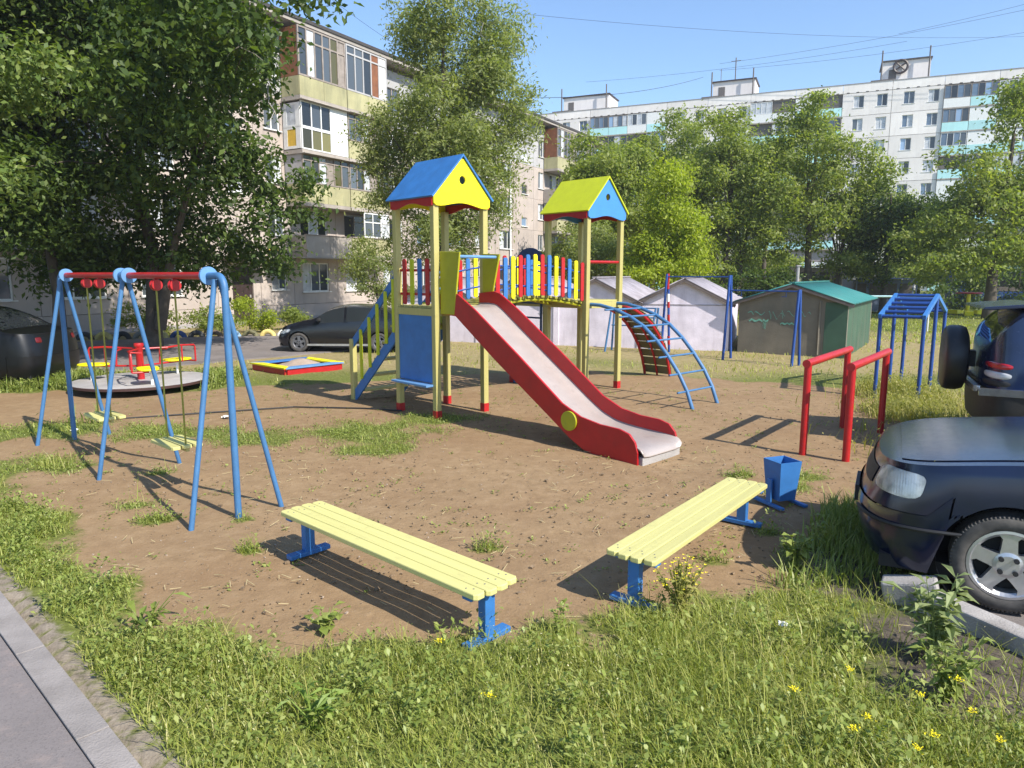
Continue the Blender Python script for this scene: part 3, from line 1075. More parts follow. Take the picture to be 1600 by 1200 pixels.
for k in range(3):
    an = R(-178) + k * 2 * math.pi / 3
    ca_, sa_ = math.cos(an), math.sin(an)

    def P(r, s, z):
        return (r * ca_ - s * sa_, r * sa_ + s * ca_, z)
    # seat
    e = []
    for i in range(20):
        a = 2 * math.pi * i / 20
        e.append((0.62 + 0.25 * math.copysign(abs(math.cos(a)) ** .7, math.cos(a)), 0.05 + 0.17 * math.copysign(abs(math.sin(a)) ** .7, math.sin(a))))
    MB().prism(e, 0.03, Matrix.Rotation(an, 4, 'Z') @ Matrix.Translation((0.16, 0, 0.42))).build('seat', MAT['yellow'], cr, bevel=0.006)
    # spokes to the post and back rail loop
    MB().tube([P(0.05, 0, 0.40), P(0.98, 0, 0.40)], 0.016, 8).build('spoke', MAT['red'], cr, True)
    MB().tube([P(0.05, -0.02, 0.70), P(0.42, -0.20, 0.70)], 0.016, 8).build('spoke', MAT['red'], cr, True)
    loop = [P(0.98, -0.20, 0.40), P(0.98, -0.20, 0.66), P(0.96, -0.20, 0.70), P(0.70, -0.20, 0.715), P(0.42, -0.20, 0.70), P(0.40, -0.18, 0.68), P(0.40, 0.0, 0.66), P(0.40, 0.02, 0.40)]
    MB().tube(loop, 0.017, 8).build('back_rail', MAT['red'], cr, True)
    MB().tube([P(0.70, -0.20, 0.715), P(0.70, -0.20, 0.42)], 0.014, 8).build('back_rail', MAT['red'], cr, True)
    MB().tube([P(0.80, 0.10, 0.165), P(0.80, 0.10, 0.42)], 0.022, 8).build('seat_leg', MAT['white'], cr, True)
    MB().tube([P(0.98, -0.20, 0.40), P(0.98, 0.05, 0.40)], 0.016, 8).build('back_rail', MAT['red'], cr, True)

# ------------------------------------------------------------------ sandbox
sb = thing('sandbox', 'square sandbox with red sides and blue and yellow seat boards', 'sandbox', (-4.55, 14.95, 0), R(48))
hs = 0.66
cols = [MAT['yellow'], MAT['lightblue'], MAT['yellow'], MAT['blue_board']]
for k in range(4):
    an = k * math.pi / 2 + math.pi
    M_ = Matrix.Rotation(an, 4, 'Z')
    b = MB().box(M_ @ Vector((hs, 0, 0.03)), (0.04, 2 * hs - 0.045, 0.18), rz=an).build('side_board', MAT['red'], sb)
    pts = [(hs - 0.16, -hs + 0.19), (hs + 0.05, -hs - 0.02), (hs + 0.05, hs + 0.02), (hs - 0.16, hs - 0.19)]
    MB().prism(pts, 0.03, M_ @ Matrix.Translation((0, 0, 0.123))).build('seat_board', cols[k], sb, bevel=0.004)
sand = MB()
gp = []
for i in range(16):
    for j in range(16):
        x = -0.62 + 1.24 * i / 15; y = -0.62 + 1.24 * j / 15
        rr = math.hypot(x - .15, y - .1)
        gp.append((x, y, 0.05 + 0.15 * math.exp(-rr * rr / .12) + 0.02 * random.random()))
sand.grid(gp, 16, 16).build('sand_heap', wall_mat('grey_brown_sand', (0.34, 0.26, 0.20), .15, 5, 90, .4, .1), sb, True)
# ------------------------------------------------------------------ building materials
def glass_mat(name, c=(0.02, 0.025, 0.03), rough=0.06):
    m = NT(name)
    co = m.coord()
    oi = m.n('ShaderNodeObjectInfo')
    v = m.math('ADD', m.math('MULTIPLY', oi.outputs['Random'], 1.6), 0.3)
    cb = m.n('ShaderNodeCombineColor')
    for i in range(3): m.l(v, cb.inputs[i])
    m.l(m.mix(1.0, c, cb.outputs[0], 'MULTIPLY'), m.b.inputs['Base Color'])
    m.b.inputs['Roughness'].default_value = rough
    m.b.inputs['Specular IOR Level'].default_value = 0.6
    return m.m


MAT['glass'] = glass_mat('window_glass', (0.055, 0.065, 0.075))
MAT['curtain'] = paint('net_curtain_behind_glass', (0.50, 0.52, 0.55), 0.25, 0.25, 3)
MAT['blue_glass'] = glass_mat('sky_blue_window_glass', (0.16, 0.23, 0.33), 0.08)
MAT['olive_glass'] = glass_mat('olive_tinted_glass', (0.10, 0.09, 0.03), 0.1)
MAT['panel_grey'] = wall_mat('pinkish_grey_pebbledash', (0.43, 0.365, 0.32), 0.10, 0.9, 40, 0.6, 0.22)
MAT['panel_white'] = wall_mat('whitish_panel', (0.80, 0.75, 0.71), 0.07, 0.6, 30, 0.3, 0.14, (0.36, 0.31, 0.30))
MAT['panel_top'] = wall_mat('pale_grey_plaster', (0.40, 0.39, 0.39), 0.08, 0.8, 40, 0.3, 0.18)
MAT['parapet_yellow'] = wall_mat('faded_yellow_green_balcony', (0.37, 0.345, 0.19), 0.2, 1.1, 30, 0.3, 0.7, (0.22, 0.22, 0.13))
MAT['parapet_turq'] = wall_mat('turquoise_balcony_board', (0.45, 0.75, 0.76), 0.08, 0.6, 30, 0.2, 0.15, (0.30, 0.40, 0.42))
MAT['slab'] = wall_mat('weathered_slab', (0.36, 0.32, 0.28), 0.12, 2, 40, 0.4, 0.3)
MAT['brown_wood'] = paint('red_brown_timber', (0.20, 0.075, 0.03), 0.6, 0.25, 3)
MAT['old_frame'] = paint('weathered_brown_grey_frames', (0.26, 0.22, 0.19), 0.7, 0.25, 4)
MAT['frame'] = paint('white_window_frame', (0.72, 0.72, 0.70), 0.4, 0.05)
MAT['roof_edge'] = paint('dark_roof_edge', (0.05, 0.045, 0.042), 0.8, 0.2)
MAT['brown_door'] = paint('dark_brown_metal_door', (0.035, 0.02, 0.018), 0.5)
MAT['pipe_yellow'] = paint('yellow_gas_pipe', (0.62, 0.40, 0.04), 0.5)
MAT['joint'] = paint('dark_joint_backing', (0.13, 0.115, 0.105), 0.95)
MAT['joint_pale'] = paint('pale_joint_backing', (0.30, 0.26, 0.25), 0.95)


def rect(x0, z0, x1, z1):
    return [(x0, z0), (x1, z0), (x1, z1), (x0, z1)]


_wc = {}


def window(parent, x0, z0, w, h, y=0.10, cols=2, pane='glass', frame='frame', transom=None, sill=True):
    """window > frame is the object itself, panes are sub-parts; shares meshes"""
    key = (round(w, 2), round(h, 2), cols, frame, transom)
    if key not in _wc:
        f = 0.055 if h < 2 else 0.07
        holes = []
        iw = (w - f * (cols + 1)) / cols
        pr = []
        for c in range(cols):
            xa = f + c * (iw + f)
            if transom and c % 2 == 1 or (transom and cols > 2):
                holes.append(rect(xa, f, xa + iw, h * transom - f / 2))
                holes.append(rect(xa, h * transom + f / 2, xa + iw, h - f))
            else:
                holes.append(rect(xa, f, xa + iw, h - f))
            pr.append((xa, iw))
        fm = MB().prism(rect(0, 0, w, h), 0.06, XZ(0), [r[::-1] for r in holes]).mesh('window', MAT[frame])
        pm = MB()
        pm.span((0, 0.0, 0), (iw, -0.012, h - 2 * f))
        sm = MB()
        sm.span((-0.08, -0.20, -0.035), (w + 0.08, 0.0, 0.0))
        _wc[key] = (fm, {}, pm, pr, f, sm.mesh('sill', MAT['frame']))
    fm, pd, pm, pr, f, sm = _wc[key]
    o = put(fm, 'window', parent, (x0, y, z0))
    kinds = pane if isinstance(pane, (list, tuple)) else [pane]
    for i, (xa, iw) in enumerate(pr):
        k = kinds[i % len(kinds)]
        if k not in pd: pd[k] = pm.mesh('pane', MAT[k])
        put(pd[k], 'pane', o, (xa, -0.015, f))
    if sill: put(sm, 'sill', o, (0, 0, 0))
    return o


# ------------------------------------------------------------------ five-storey block
blk = thing('apartment_block', 'five-storey grey-pink panel apartment block with patched balconies behind the trees on the left', 'apartment block', (-10.4, 32.0, 0), R(60))
FL = [0.0, 2.90, 5.13, 7.36, 9.60, 12.45]
bays = [(-16.0, -13.0, 'w'), (-13.0, -10.0, 'w'), (-10.0, -7.0, 'w'), (-7.0, -3.2, 'w'), (-3.2, -1.0, 's'), (-1.0, 0.9, 'n'), (0.9, 3.7, 'w'), (3.7, 6.6, 'v'),
        (6.6, 9.6, 'w'), (9.6, 12.6, 'w'), (12.6, 15.6, 'w'), (15.6, 18.6, 'w'), (18.6, 21.4, 'w'), (21.4, 23.9, 's'), (23.9, 25.9, 'n'), (25.9, 28.9, 'w'), (28.9, 32.0, 'w'), (32.0, 35.2, 'w')]
MB().span((-16, 0.16, -0.1), (35.2, 11, 12.9)).build('wall_core', MAT['joint'], blk)
pan_cache = {}
for (xa, xb, kind) in bays:
    for f in range(5):
        z0, z1 = FL[f], FL[f + 1]
        if f == 0: z0 = 0.62
        w = xb - xa
        holes = []
        wn_ = None
        if kind in ('w', 'v'):
            ww = 1.70 if kind == 'w' else 1.55
            wx = 0.53 if kind == 'w' else 0.60
            zz = (1.17 if f == 0 else FL[f] + 0.78)
            wn_ = (wx, zz, ww, 1.34 if f == 0 else 1.22, 3 if kind == 'w' else 2)
        elif kind == 'n':
            zz = 1.30 if f == 0 else FL[f] + 0.80
            wn_ = (0.62 if xa < 0 else 0.72, zz, 0.86 if xa < 0 else 0.80, 1.30 if f == 0 else 1.15, 2)
        elif kind == 's' and f > 0:
            wn_ = (0.75, FL[f] - 0.35 + 0.55, 0.80, 0.62, 1)
        if kind == 's' and f == 0:
            # entrance: door opening
            holes = [[(0.72, -0.62), (0.72, 1.72), (1.80, 1.72), (1.80, -0.62)]]
            poly = [(0.01, -0.62), (0.72, -0.62), (0.72, 1.72), (1.80, 1.72), (1.80, -0.62), (w - 0.01, -0.62), (w - 0.01, z1 - z0 - 0.012), (0.01, z1 - z0 - 0.012)]
            MB().prism(poly, 0.16, Matrix.Translation((xa, 0, z0)) @ XZ(0.16)).build('wall_panel', MAT['panel_grey'], blk)
            d = MB().span((xa + 0.74, 0.06, 0.02), (xa + 1.78, 0.11, 2.32)).build('door', MAT['brown_door'], blk)
            MB().span((xa + 1.60, 0.0, 1.0), (xa + 1.66, 0.05, 1.12)).build('handle', MAT['concrete'], d)
            MB().span((xa + 0.2, -1.1, 2.62), (xa + 2.1, -0.01, 2.74)).build('door_canopy', MAT['slab'], blk)
            continue
        mat = MAT['panel_top'] if f == 4 else MAT['panel_grey']
        hkey = (round(w, 2), round(z1 - z0, 2), None if wn_ is None else tuple(round(v, 2) for v in (wn_[0], wn_[1] - z0, wn_[2], wn_[3])), mat.name)
        if hkey not in pan_cache:
            holes = []
            if wn_: holes = [rect(wn_[0], wn_[1] - z0, wn_[0] + wn_[2], wn_[1] - z0 + wn_[3])[::-1]]
            pan_cache[hkey] = MB().prism(rect(0.010, 0.006, w - 0.010, z1 - z0 - 0.008), 0.16, XZ(0.158), holes).mesh('wall_panel', mat)
        put(pan_cache[hkey], 'wall_panel', blk, (xa, 0, z0))
        if wn_:
            pk = random.choice([['glass'], ['glass', 'curtain'], ['curtain', 'glass', 'glass'], ['glass', 'glass', 'curtain'], ['blue_glass', 'glass']])
            fr = 'frame' if random.random() < .8 or f == 0 else 'old_frame'
            window(blk, xa + wn_[0], wn_[1], wn_[2], wn_[3], 0.115, wn_[4], pk, fr, transom=(0.72 if kind == 'v' else None), sill=True)
    if kind != 's':
        MB().span((xa + 0.004, -0.05, -0.05), (xb - 0.004, 0.155, 0.61)).build('plinth_panel', MAT['panel_grey'], blk)
# narrow-window bars on the ground floor
wg = MB()
for k in range(7):
    wg.tube([(-0.36 + k * 0.05, -0.06, 1.32), (-0.36 + k * 0.05, -0.06, 2.60)], 0.008, 5)
wg.build('window_grille', MAT['dark'], blk)

# roof with overhang, dark edge, vent stacks
MB().span((-16.5, -0.75, 12.66), (35.6, 11.5, 12.80)).build('roof_slab', MAT['slab'], blk)
MB().span((-16.55, -0.80, 12.805), (35.65, 11.55, 12.95)).build('roof_edge', MAT['roof_edge'], blk)
for (x, y, w_, h_) in ((6.2, 3.6, 2.0, 1.35), (10.6, 4.2, 2.6, 0.95), (22.5, 2.6, 1.8, 1.35), (33.2, 3.0, 2.2, 1.1), (-4, 3.5, 2.0, 1.3)):
    st2 = MB().span((x, y, 12.95), (x + w_, y + 0.9, 12.95 + h_)).build('vent_stack', MAT['panel_grey'], blk)
    MB().span((x - 0.2, y - 0.18, 12.955 + h_), (x + w_ + 0.2, y + 1.08, 13.06 + h_)).build('stack_cap', MAT['roof_edge'], st2)
    for k in range(3):
        MB().span((x + 0.3 + k * w_ * 0.3, y - 0.006, 12.7 + h_), (x + 0.42 + k * w_ * 0.3, y + 0.02, 12.84 + h_)).build('vent_slot', MAT['dark'], st2)


def balcony(xa, xb, f, style):
    """one balcony on storey f: slab, boards, frame with panes"""
    z0 = FL[f]
    zt = FL[f + 1] if f < 4 else 12.62
    D = 1.12
    sl_ = MB().span((xa, -D - 0.05, z0 - 0.16), (xb, -0.055, z0)).build('balcony_slab', MAT['slab'], blk)
    par = {'brown': 'parapet_yellow', 'whitebars': 'parapet_yellow', 'grey': 'parapet_yellow', 'open': 'slab', 'sill': 'parapet_yellow'}.get(style)
    w = xb - xa
    zp = 0.80
    if par:
        n = 2
        for k in range(n):
            MB().span((xa + k * w / n + 0.008, -D - 0.045, z0 + 0.005), (xa + (k + 1) * w / n - 0.008, -D, z0 + zp)).build('parapet_board', MAT[par], sl_)
        for xx in (xa, xb - 0.04):
            MB().span((xx, -D + 0.003, z0 + 0.004), (xx + 0.04, -0.06, z0 + zp - 0.002)).build('parapet_board', MAT[par], sl_)
    hz = zt - z0 - zp - 0.20
    if style == 'brown':
        window(blk, xa, z0 + zp + 0.02, w, hz, -D + 0.02, 6, ['glass', 'curtain', 'glass', 'glass', 'olive_glass', 'old_frame'], 'old_frame', 0.72, False)
        MB().span((xa + 0.005, -D + 0.03, z0 + zp + 0.01), (xa + 0.045, -0.06, zt - 0.2)).build('balcony_side', MAT['brown_wood'], sl_)
    elif style == 'whitebars':
        window(blk, xa, z0 + zp + 0.02, w, hz, -D + 0.02, 5, ['glass', 'glass', 'glass', 'brown_wood', 'panel_white'], 'panel_top', 0.80, False)
        MB().span((xb - 0.05, -D + 0.03, z0 + zp + 0.01), (xb - 0.01, -0.06, zt - 0.2)).build('balcony_side', MAT['white'], sl_)
    elif style == 'pvc':
        for (zz, hh, pn) in ((z0 + 0.02, 0.92, 'olive_glass'), (z0 + 0.95, zt - z0 - 1.16, 'glass')):
            window(blk, xa + 0.02, zz, w * 0.62, hh, -D + 0.02, 3, [pn], 'frame', None, False)
            MB().span((xa + 0.02 + w * 0.62 + 0.005, -D - 0.035, zz), (xb - 0.02, -D + 0.02, zz + hh)).build('white_board', MAT['white'], sl_)
        for (za, zb_, mt) in ((z0 + 0.12, z0 + 0.88, 'pipe_yellow'), (z0 + 1.0, zt - 0.36, 'curtain')):
            fr = MB().prism(rect(-D + 0.03, 0, -0.06, zb_ - za + 0.16), 0.04, Matrix.Translation((xa, 0, za - 0.08)) @ YZ(0), [rect(-0.82, 0.12, -0.30, zb_ - za + 0.06)[::-1]]).build('side_frame', MAT['frame'], sl_)
            MB().span((xa + 0.012, -0.84, za), (xa + 0.028, -0.28, zb_ + 0.05)).build('side_pane', MAT[mt], sl_)
        MB().span((xa - 0.1, -D - 0.25, zt - 0.20), (xb + 0.05, -0.06, zt - 0.165)).build('balcony_roof', MAT['slab'], sl_)
    elif style == 'grey':
        window(blk, xa, z0 + zp + 0.02, w, hz, -D + 0.02, 6, ['glass', 'glass', 'curtain', 'old_frame', 'olive_glass', 'glass'], 'old_frame', 0.80, False)
        MB().span((xa + 0.005, -D + 0.03, z0 + zp + 0.01), (xa + 0.045, -0.06, zt - 0.2)).build('balcony_side', MAT['panel_top'], sl_)
        MB().span((xa - 0.08, -D - 0.28, zt - 0.19), (xb + 0.05, -0.06, zt - 0.165)).build('balcony_roof', MAT['slab'], sl_)
    elif style == 'sill':
        MB().span((xa + 0.01, -D - 0.08, z0 + zp + 0.004), (xb - 0.01, -D + 0.08, z0 + zp + 0.05)).build('balcony_rail', MAT['old_frame'], sl_)
        window(blk, xa + 0.9, z0 + zp + 0.06, w - 1.0, hz - 0.05, -D + 0.02, 3, ['glass', 'glass', 'curtain'], 'frame', 0.62, False)
    elif style == 'open':
        MB().span((xa + 0.01, -D - 0.08, z0 + zp + 0.004), (xb - 0.01, -D + 0.06, z0 + zp + 0.04)).build('balcony_rail', MAT['old_frame'], sl_)


sty = {4: ('brown', 'whitebars'), 3: ('pvc', 'grey'), 2: ('grey', 'grey'), 1: ('open', 'sill')}
for f in (1, 2, 3, 4):
    for k, (xa, xb) in enumerate(((0.62, 3.52), (3.56, 6.42))):
        balcony(xa, xb, f, sty[f][k])
    for k, (xa, xb) in enumerate(((25.4, 28.6), (28.64, 32.0))):
        balcony(xa, xb, f, 'brown' if (f == 4 and k == 0) else ('grey' if f in (2, 4) else 'open'))
    for k, (xa, xb) in enumerate(((-12.4, -9.6), (-9.56, -6.7))):
        balcony(xa, xb, f, 'grey' if f != 1 else 'open')
# gas pipe and drain
MB().tube([(-0.55, -0.05, 2.75), (-0.55, -0.05, 3.05), (0.4, -0.08, 3.05)], 0.03, 8).build('gas_pipe', MAT['pipe_yellow'], blk, True)
MB().tube([(-0.55, -0.05, 2.75), (-0.55, -0.05, 2.55)], 0.03, 8).build('gas_pipe', MAT['pipe_yellow'], blk, True)
MB().span((-0.9, -1.2, 2.70), (6.5, -0.06, 2.735)).build('balcony_underside_strip', MAT['slab'], blk)
MB().tube([(20.4, -0.12, 12.6), (20.4, -0.12, 0.2)], 0.06, 8).build('drain_pipe', MAT['white'], blk, True)
MB().span((-16.6, -1.4, -0.06), (35.6, -0.055, 0.05)).build('blind_area', MAT['concrete'], blk)

# ------------------------------------------------------------------ nine-storey block
nin = thing('tower_block', 'long nine-storey white panel block with turquoise balconies, far behind the trees', 'apartment block', (3.8, 105.0, 0), math.atan2(-0.406, 0.914))
MW, MH = 5.25, 2.6
MB().span((-3, 0.22, -0.5), (70.6, 12, 23.6)).build('wall_core', MAT['joint_pale'], nin)
wp = MB().prism(rect(0.022, 0.022, MW - 0.022, MH - 0.022), 0.20, XZ(0.20), [rect(1.2, 0.90, 2.32, 2.26)[::-1], rect(3.68, 0.90, 4.80, 2.26)[::-1]]).mesh('wall_panel', MAT['panel_white'])
pp_me = MB().span((0.022, -0.02, 0.03), (MW - 0.022, 0.20, 1.0)).mesh('parapet_panel', MAT['panel_white'])
sl_me = MB().span((0.05, -0.01, 0), (0.36, 0.05, 0.10)).mesh('vent_slot', MAT['joint'])
board_t = MB().span((0.0, -0.16, 0.0), (MW / 2 - 0.05, -0.10, 0.98)).mesh('balcony_board', MAT['parapet_turq'])
board_w = MB().span((0.0, -0.16, 0.0), (MW / 2 - 0.05, -0.10, 0.98)).mesh('balcony_board', MAT['white'])
slab_me = MB().span((0.0, -0.19, -0.09), (MW - 0.01, 0.22, 0.06)).mesh('balcony_floor', MAT['slab'])
back_me = MB().span((0.0, 0.14, 0.06), (MW / 2 - 0.03, 0.20, MH - 0.10)).mesh('balcony_back', MAT['joint'])
white_me = MB().span((0.0, -0.14, 1.0), (MW / 2 - 0.05, -0.09, MH - 0.12)).mesh('closed_board', MAT['white'])
wpick = [['glass', 'curtain'], ['blue_glass', 'glass'], ['blue_glass', 'curtain'], ['curtain', 'glass'], ['blue_glass', 'glass'], ['curtain', 'curtain']]
rnd = random.Random(5)
for m_ in range(-1, 13):
    x = 7.6 - 2 * MW + m_ * MW
    k = int(math.floor((x - 7.6 + 0.01) / (2 * MW)))
    kindb = (k % 2 == 0)
    for f in range(9):
        z = -0.2 + f * MH
        if not kindb:
            put(wp, 'wall_panel', nin, (x, 0, z))
            if f >= 2:
                for wx in (1.2, 3.68):
                    window(nin, x + wx, z + 0.90, 1.12, 1.36, 0.16, 2, rnd.choice(wpick), 'frame', None, True)
        else:
            put(slab_me, 'balcony_floor', nin, (x, 0, z))
            for hlf in (0, 1):
                xx = x + hlf * MW / 2 + 0.02
                put(board_t if rnd.random() < .78 else board_w, 'balcony_board', nin, (xx, 0, z + 0.06))
                t = rnd.random()
                if f >= 3:
                    put(back_me, 'balcony_back', nin, (xx, 0, z))
                    if t < .55:
                        window(nin, xx, z + 1.06, MW / 2 - 0.06, MH - 1.18, -0.09, rnd.choice([3, 4, 4]), rnd.choice(wpick), 'frame' if rnd.random() < .4 else 'old_frame', None, False)
                    elif t < .78:
                        put(white_me, 'closed_board', nin, (xx, 0, z))
    put(pp_me, 'parapet_panel', nin, (x, 0, 23.2))
    for j in range(5):
        put(sl_me, 'vent_slot', nin, (x + 0.35 + j * 1.03, -0.012, 23.22))
MB().span((-3.05, -0.06, 24.21), (70.6, 0.30, 24.28)).build('parapet_cap', MAT['concrete'], nin)
for i, (x, w_, h_) in enumerate(((3.0, 6.6, 2.3), (23.6, 5.2, 2.3), (43.2, 5.0, 2.6), (61, 5.6, 2.4))):
    cb_ = MB().span((x, 2.0, 23.6), (x + w_, 6.5, 24.2 + h_)).build('lift_cabin', MAT['panel_white'], nin)
    MB().span((x - 0.15, 1.85, 24.205 + h_), (x + w_ + 0.15, 6.65, 24.36 + h_)).build('cabin_roof', MAT['brown_door'] if i != 2 else MAT['roof_edge'], cb_)
    MB().span((x + 0.7, 1.97, 24.4), (x + 1.5, 2.05, 25.9)).build('door', MAT['joint'], cb_)
    for xx in (x - 0.1, x + w_ - 0.2):
        MB().tube([(xx, 1.4, 23.6), (xx, 1.4, 25.4 + h_)], 0.09, 6).build('roof_mast', MAT['joint'], nin)
    MB().span((x - 1.2, 0.5, 24.21), (x + 1.4, 1.3, 24.55)).build('vent_hood', MAT['joint'], nin)
MB().tube([(29.4 - 3.2, 3, 24.2), (29.4 - 3.2, 3, 29.6)], 0.07, 6).build('antenna_mast', MAT['joint'], nin)
MB().tube([(25.6, 3, 29.2), (26.8, 3, 29.2)], 0.04, 5).build('antenna_mast', MAT['joint'], nin)
MB().tube([(24.4, 3, 24.2), (24.4, 3, 28.4)], 0.04, 6).build('antenna_mast', MAT['joint'], nin)
rg = [(45.1 + 0.72 * math.cos(a), 1.7, 26.1 + 0.72 * math.sin(a)) for a in [2 * math.pi * i / 24 for i in range(24)]]
dm = MB().tube(rg, 0.14, 6, closed=True)
dm.tube([(44.5, 1.7, 25.7), (45.7, 1.7, 26.5)], 0.09, 5)
dm.tube([(44.6, 1.7, 26.6), (45.6, 1.7, 25.6)], 0.09, 5)
dm.build('round_emblem', MAT['brown_door'], nin)

# ------------------------------------------------------------------ garages
def corrugated(name, mat, parent, a, b, c, d, waves=18, amp=0.022):
    """wavy sheet between eave a-b and ridge d-c (waves run up the slope)"""
    a, b, c, d = [Vector(p) for p in (a, b, c, d)]
    nn = (b - a).cross(d - a).normalized()
    pts = []
    nu_ = waves * 6 + 1
    for i in range(nu_):
        t = i / (nu_ - 1)
        o = nn * amp * math.sin(t * waves * 2 * math.pi)
        pts += [a.lerp(b, t) + o, d.lerp(c, t) + o]
    o = MB().grid(pts, nu_, 2).build(name, mat, parent, True, angle=70)
    s_ = o.modifiers.new('sheet', 'SOLIDIFY')
    s_.thickness = 0.012
    return o


MAT['gar_white'] = wall_mat('lilac_white_lime_wash', (0.72, 0.65, 0.72), 0.16, 2.2, 30, 0.5, 0.5, (0.47, 0.40, 0.45))
MAT['slate'] = wall_mat('grey_corrugated_slate', (0.33, 0.30, 0.325), 0.22, 3, 30, 0.3, 0.5, (0.17, 0.15, 0.15))
MAT['gar_brown'] = wall_mat('brown_grey_render', (0.185, 0.160, 0.122), 0.22, 2, 40, 0.5, 0.3, (0.12, 0.13, 0.11))
MAT['gar_green'] = wall_mat('green_metal_sheet', (0.040, 0.090, 0.055), 0.18, 1.4, 20, 0.15, 0.5, (0.15, 0.12, 0.09), 0.6)
MAT['turq_roof'] = wall_mat('turquoise_metal_roof', (0.03, 0.17, 0.155), 0.12, 2, 20, 0.1, 0.2, (0.1, 0.15, 0.14), 0.5)


MAT['verge'] = paint('grey_brown_verge', (0.12, 0.095, 0.085), .8, .2)


def garage(label, right, e, w, depth, eave, ridge, wallm, sidem, roofm, brown=False):
    """right: world xy of the front right corner; local x runs to the right along the front, y inwards"""
    ang = math.atan2(e[1], e[0])
    g_ = thing('garage', label, 'garage', (right[0] - e[0] * w, right[1] - e[1] * w, 0), ang, 'row of garages behind the playground')
    fr = [(0, -0.1), (w, -0.1), (w, eave), (w / 2, ridge), (0, eave)]
    fw = MB().prism(fr, 0.12, XZ(0.12)).build('front_wall', wallm, g_)
    MB().prism(fr, 0.12, XZ(depth)).build('back_wall', wallm, g_)
    for xx, mt in ((0.0, wallm), (w - 0.10, sidem)):
        n = 1 if mt is wallm else 5
        for k in range(n):
            ya, yb = 0.122 + (depth - 0.244) * k / n, 0.122 + (depth - 0.244) * (k + 1) / n
            MB().span((xx + 0.002, ya + (0.004 if n > 1 else 0), -0.1), (xx + 0.098, yb - (0.004 if n > 1 else 0), eave)).build('side_wall' if n == 1 else 'wall_sheet', mt, g_)
    if not brown:
        MB().span((0.02, -0.012, eave - .09), (w - .02, -0.002, eave - .065)).build('wall_seam', MAT['slate'], fw)
        MB().span((-0.02, -0.03, -.05), (0.13, -0.002, eave - .1)).build('pilaster', MAT['gar_white'], fw)
    ov = 0.14
    sl_ = (ridge - eave) / (w / 2)
    for sgn in (0, 1):
        xe = -ov if sgn == 0 else w + ov
        ze = eave - ov * sl_ + 0.03
        A_, B_ = (xe, -ov, ze), (xe, depth + ov, ze)
        C_, D_ = (w / 2, depth + ov, ridge + 0.035), (w / 2, -ov, ridge + 0.035)
        corrugated('roof_sheet', roofm, g_, A_, B_, C_, D_) if sgn == 1 else corrugated('roof_sheet', roofm, g_, B_, A_, D_, C_)
        MB().bar((xe, -ov + 0.02, ze - 0.055), (w / 2, -ov + 0.02, ridge - 0.025), 0.025, 0.075).build('verge_board', MAT['verge'], g_)
    MB().bar((w / 2, -ov, ridge + 0.05), (w / 2, depth + ov, ridge + 0.05), 0.14, 0.03).build('ridge_cap', roofm, g_)
    return g_, fw


E1 = (0.94, -0.342)
gl = ['pale lilac-white garage with grey corrugated roof, next to the brown garage',
      'pale lilac-white garage with grey corrugated roof, seen between the posts of the far tower',
      'pale lilac-white garage mostly hidden behind the slide and bridge',
      'pale lilac-white garage hidden behind the first tower and the stairs']
cx_, cy_ = 5.65, 18.5
for k in range(4):
    w_ = 2.36
    garage(gl[k], (cx_, cy_), E1, w_, 4.6, 1.27, 1.86, MAT['gar_white'], MAT['gar_white'], MAT['slate'])
    cx_ -= E1[0] * (w_ + 0.02); cy_ -= E1[1] * (w_ + 0.02)
gb, gfw = garage('brown rendered garage with turquoise roof and green metal side, scrawled in pale green', (7.97, 16.91), (0.841, -0.541), 2.55, 4.7, 1.32, 1.74, MAT['gar_brown'], MAT['gar_green'], MAT['turq_roof'], True)
# green corner sheet and scrawled paint on the brown front
MB().span((2.05, -0.012, 0.0), (2.55, -0.002, 1.32)).build('corner_sheet', MAT['gar_green'], gb)
MB().tube([(1.93, -0.02, 0.05), (1.93, -0.02, 1.35)], 0.022, 6).build('corner_pipe', MAT['gar_brown'], gb)
GR = paint('pale_green_spray_paint', (0.16, 0.40, 0.30), 0.7, .25, 9)
rs = random.Random(3)
for j, (x0, x1, zc_, amp, th) in enumerate(((0.22, 0.62, 1.02, .05, .03), (0.70, 1.10, 0.98, .10, .020), (1.02, 1.75, 1.03, .085, .016), (0.25, 0.75, 0.84, .03, .05), (1.05, 1.35, 0.78, .02, .05), (0.62, 0.68, 0.72, .12, .022))):
    pts = []
    n = 26
    for i in range(n):
        t = i / (n - 1)
        pts.append((x0 + (x1 - x0) * t + .03 * math.sin(9 * t + j), zc_ + amp * math.sin(t * (14 + 3 * j) + j) * (0.5 + rs.random() * .5)))
    v = []
    for (x, z) in pts:
        tt = th * (0.5 + rs.random() * .6)
        v += [(x, -0.006, z - tt / 2), (x + .006, -0.006, z + tt / 2)]
    MB().grid(v, n, 2).build('paint_scrawl', GR, gfw)
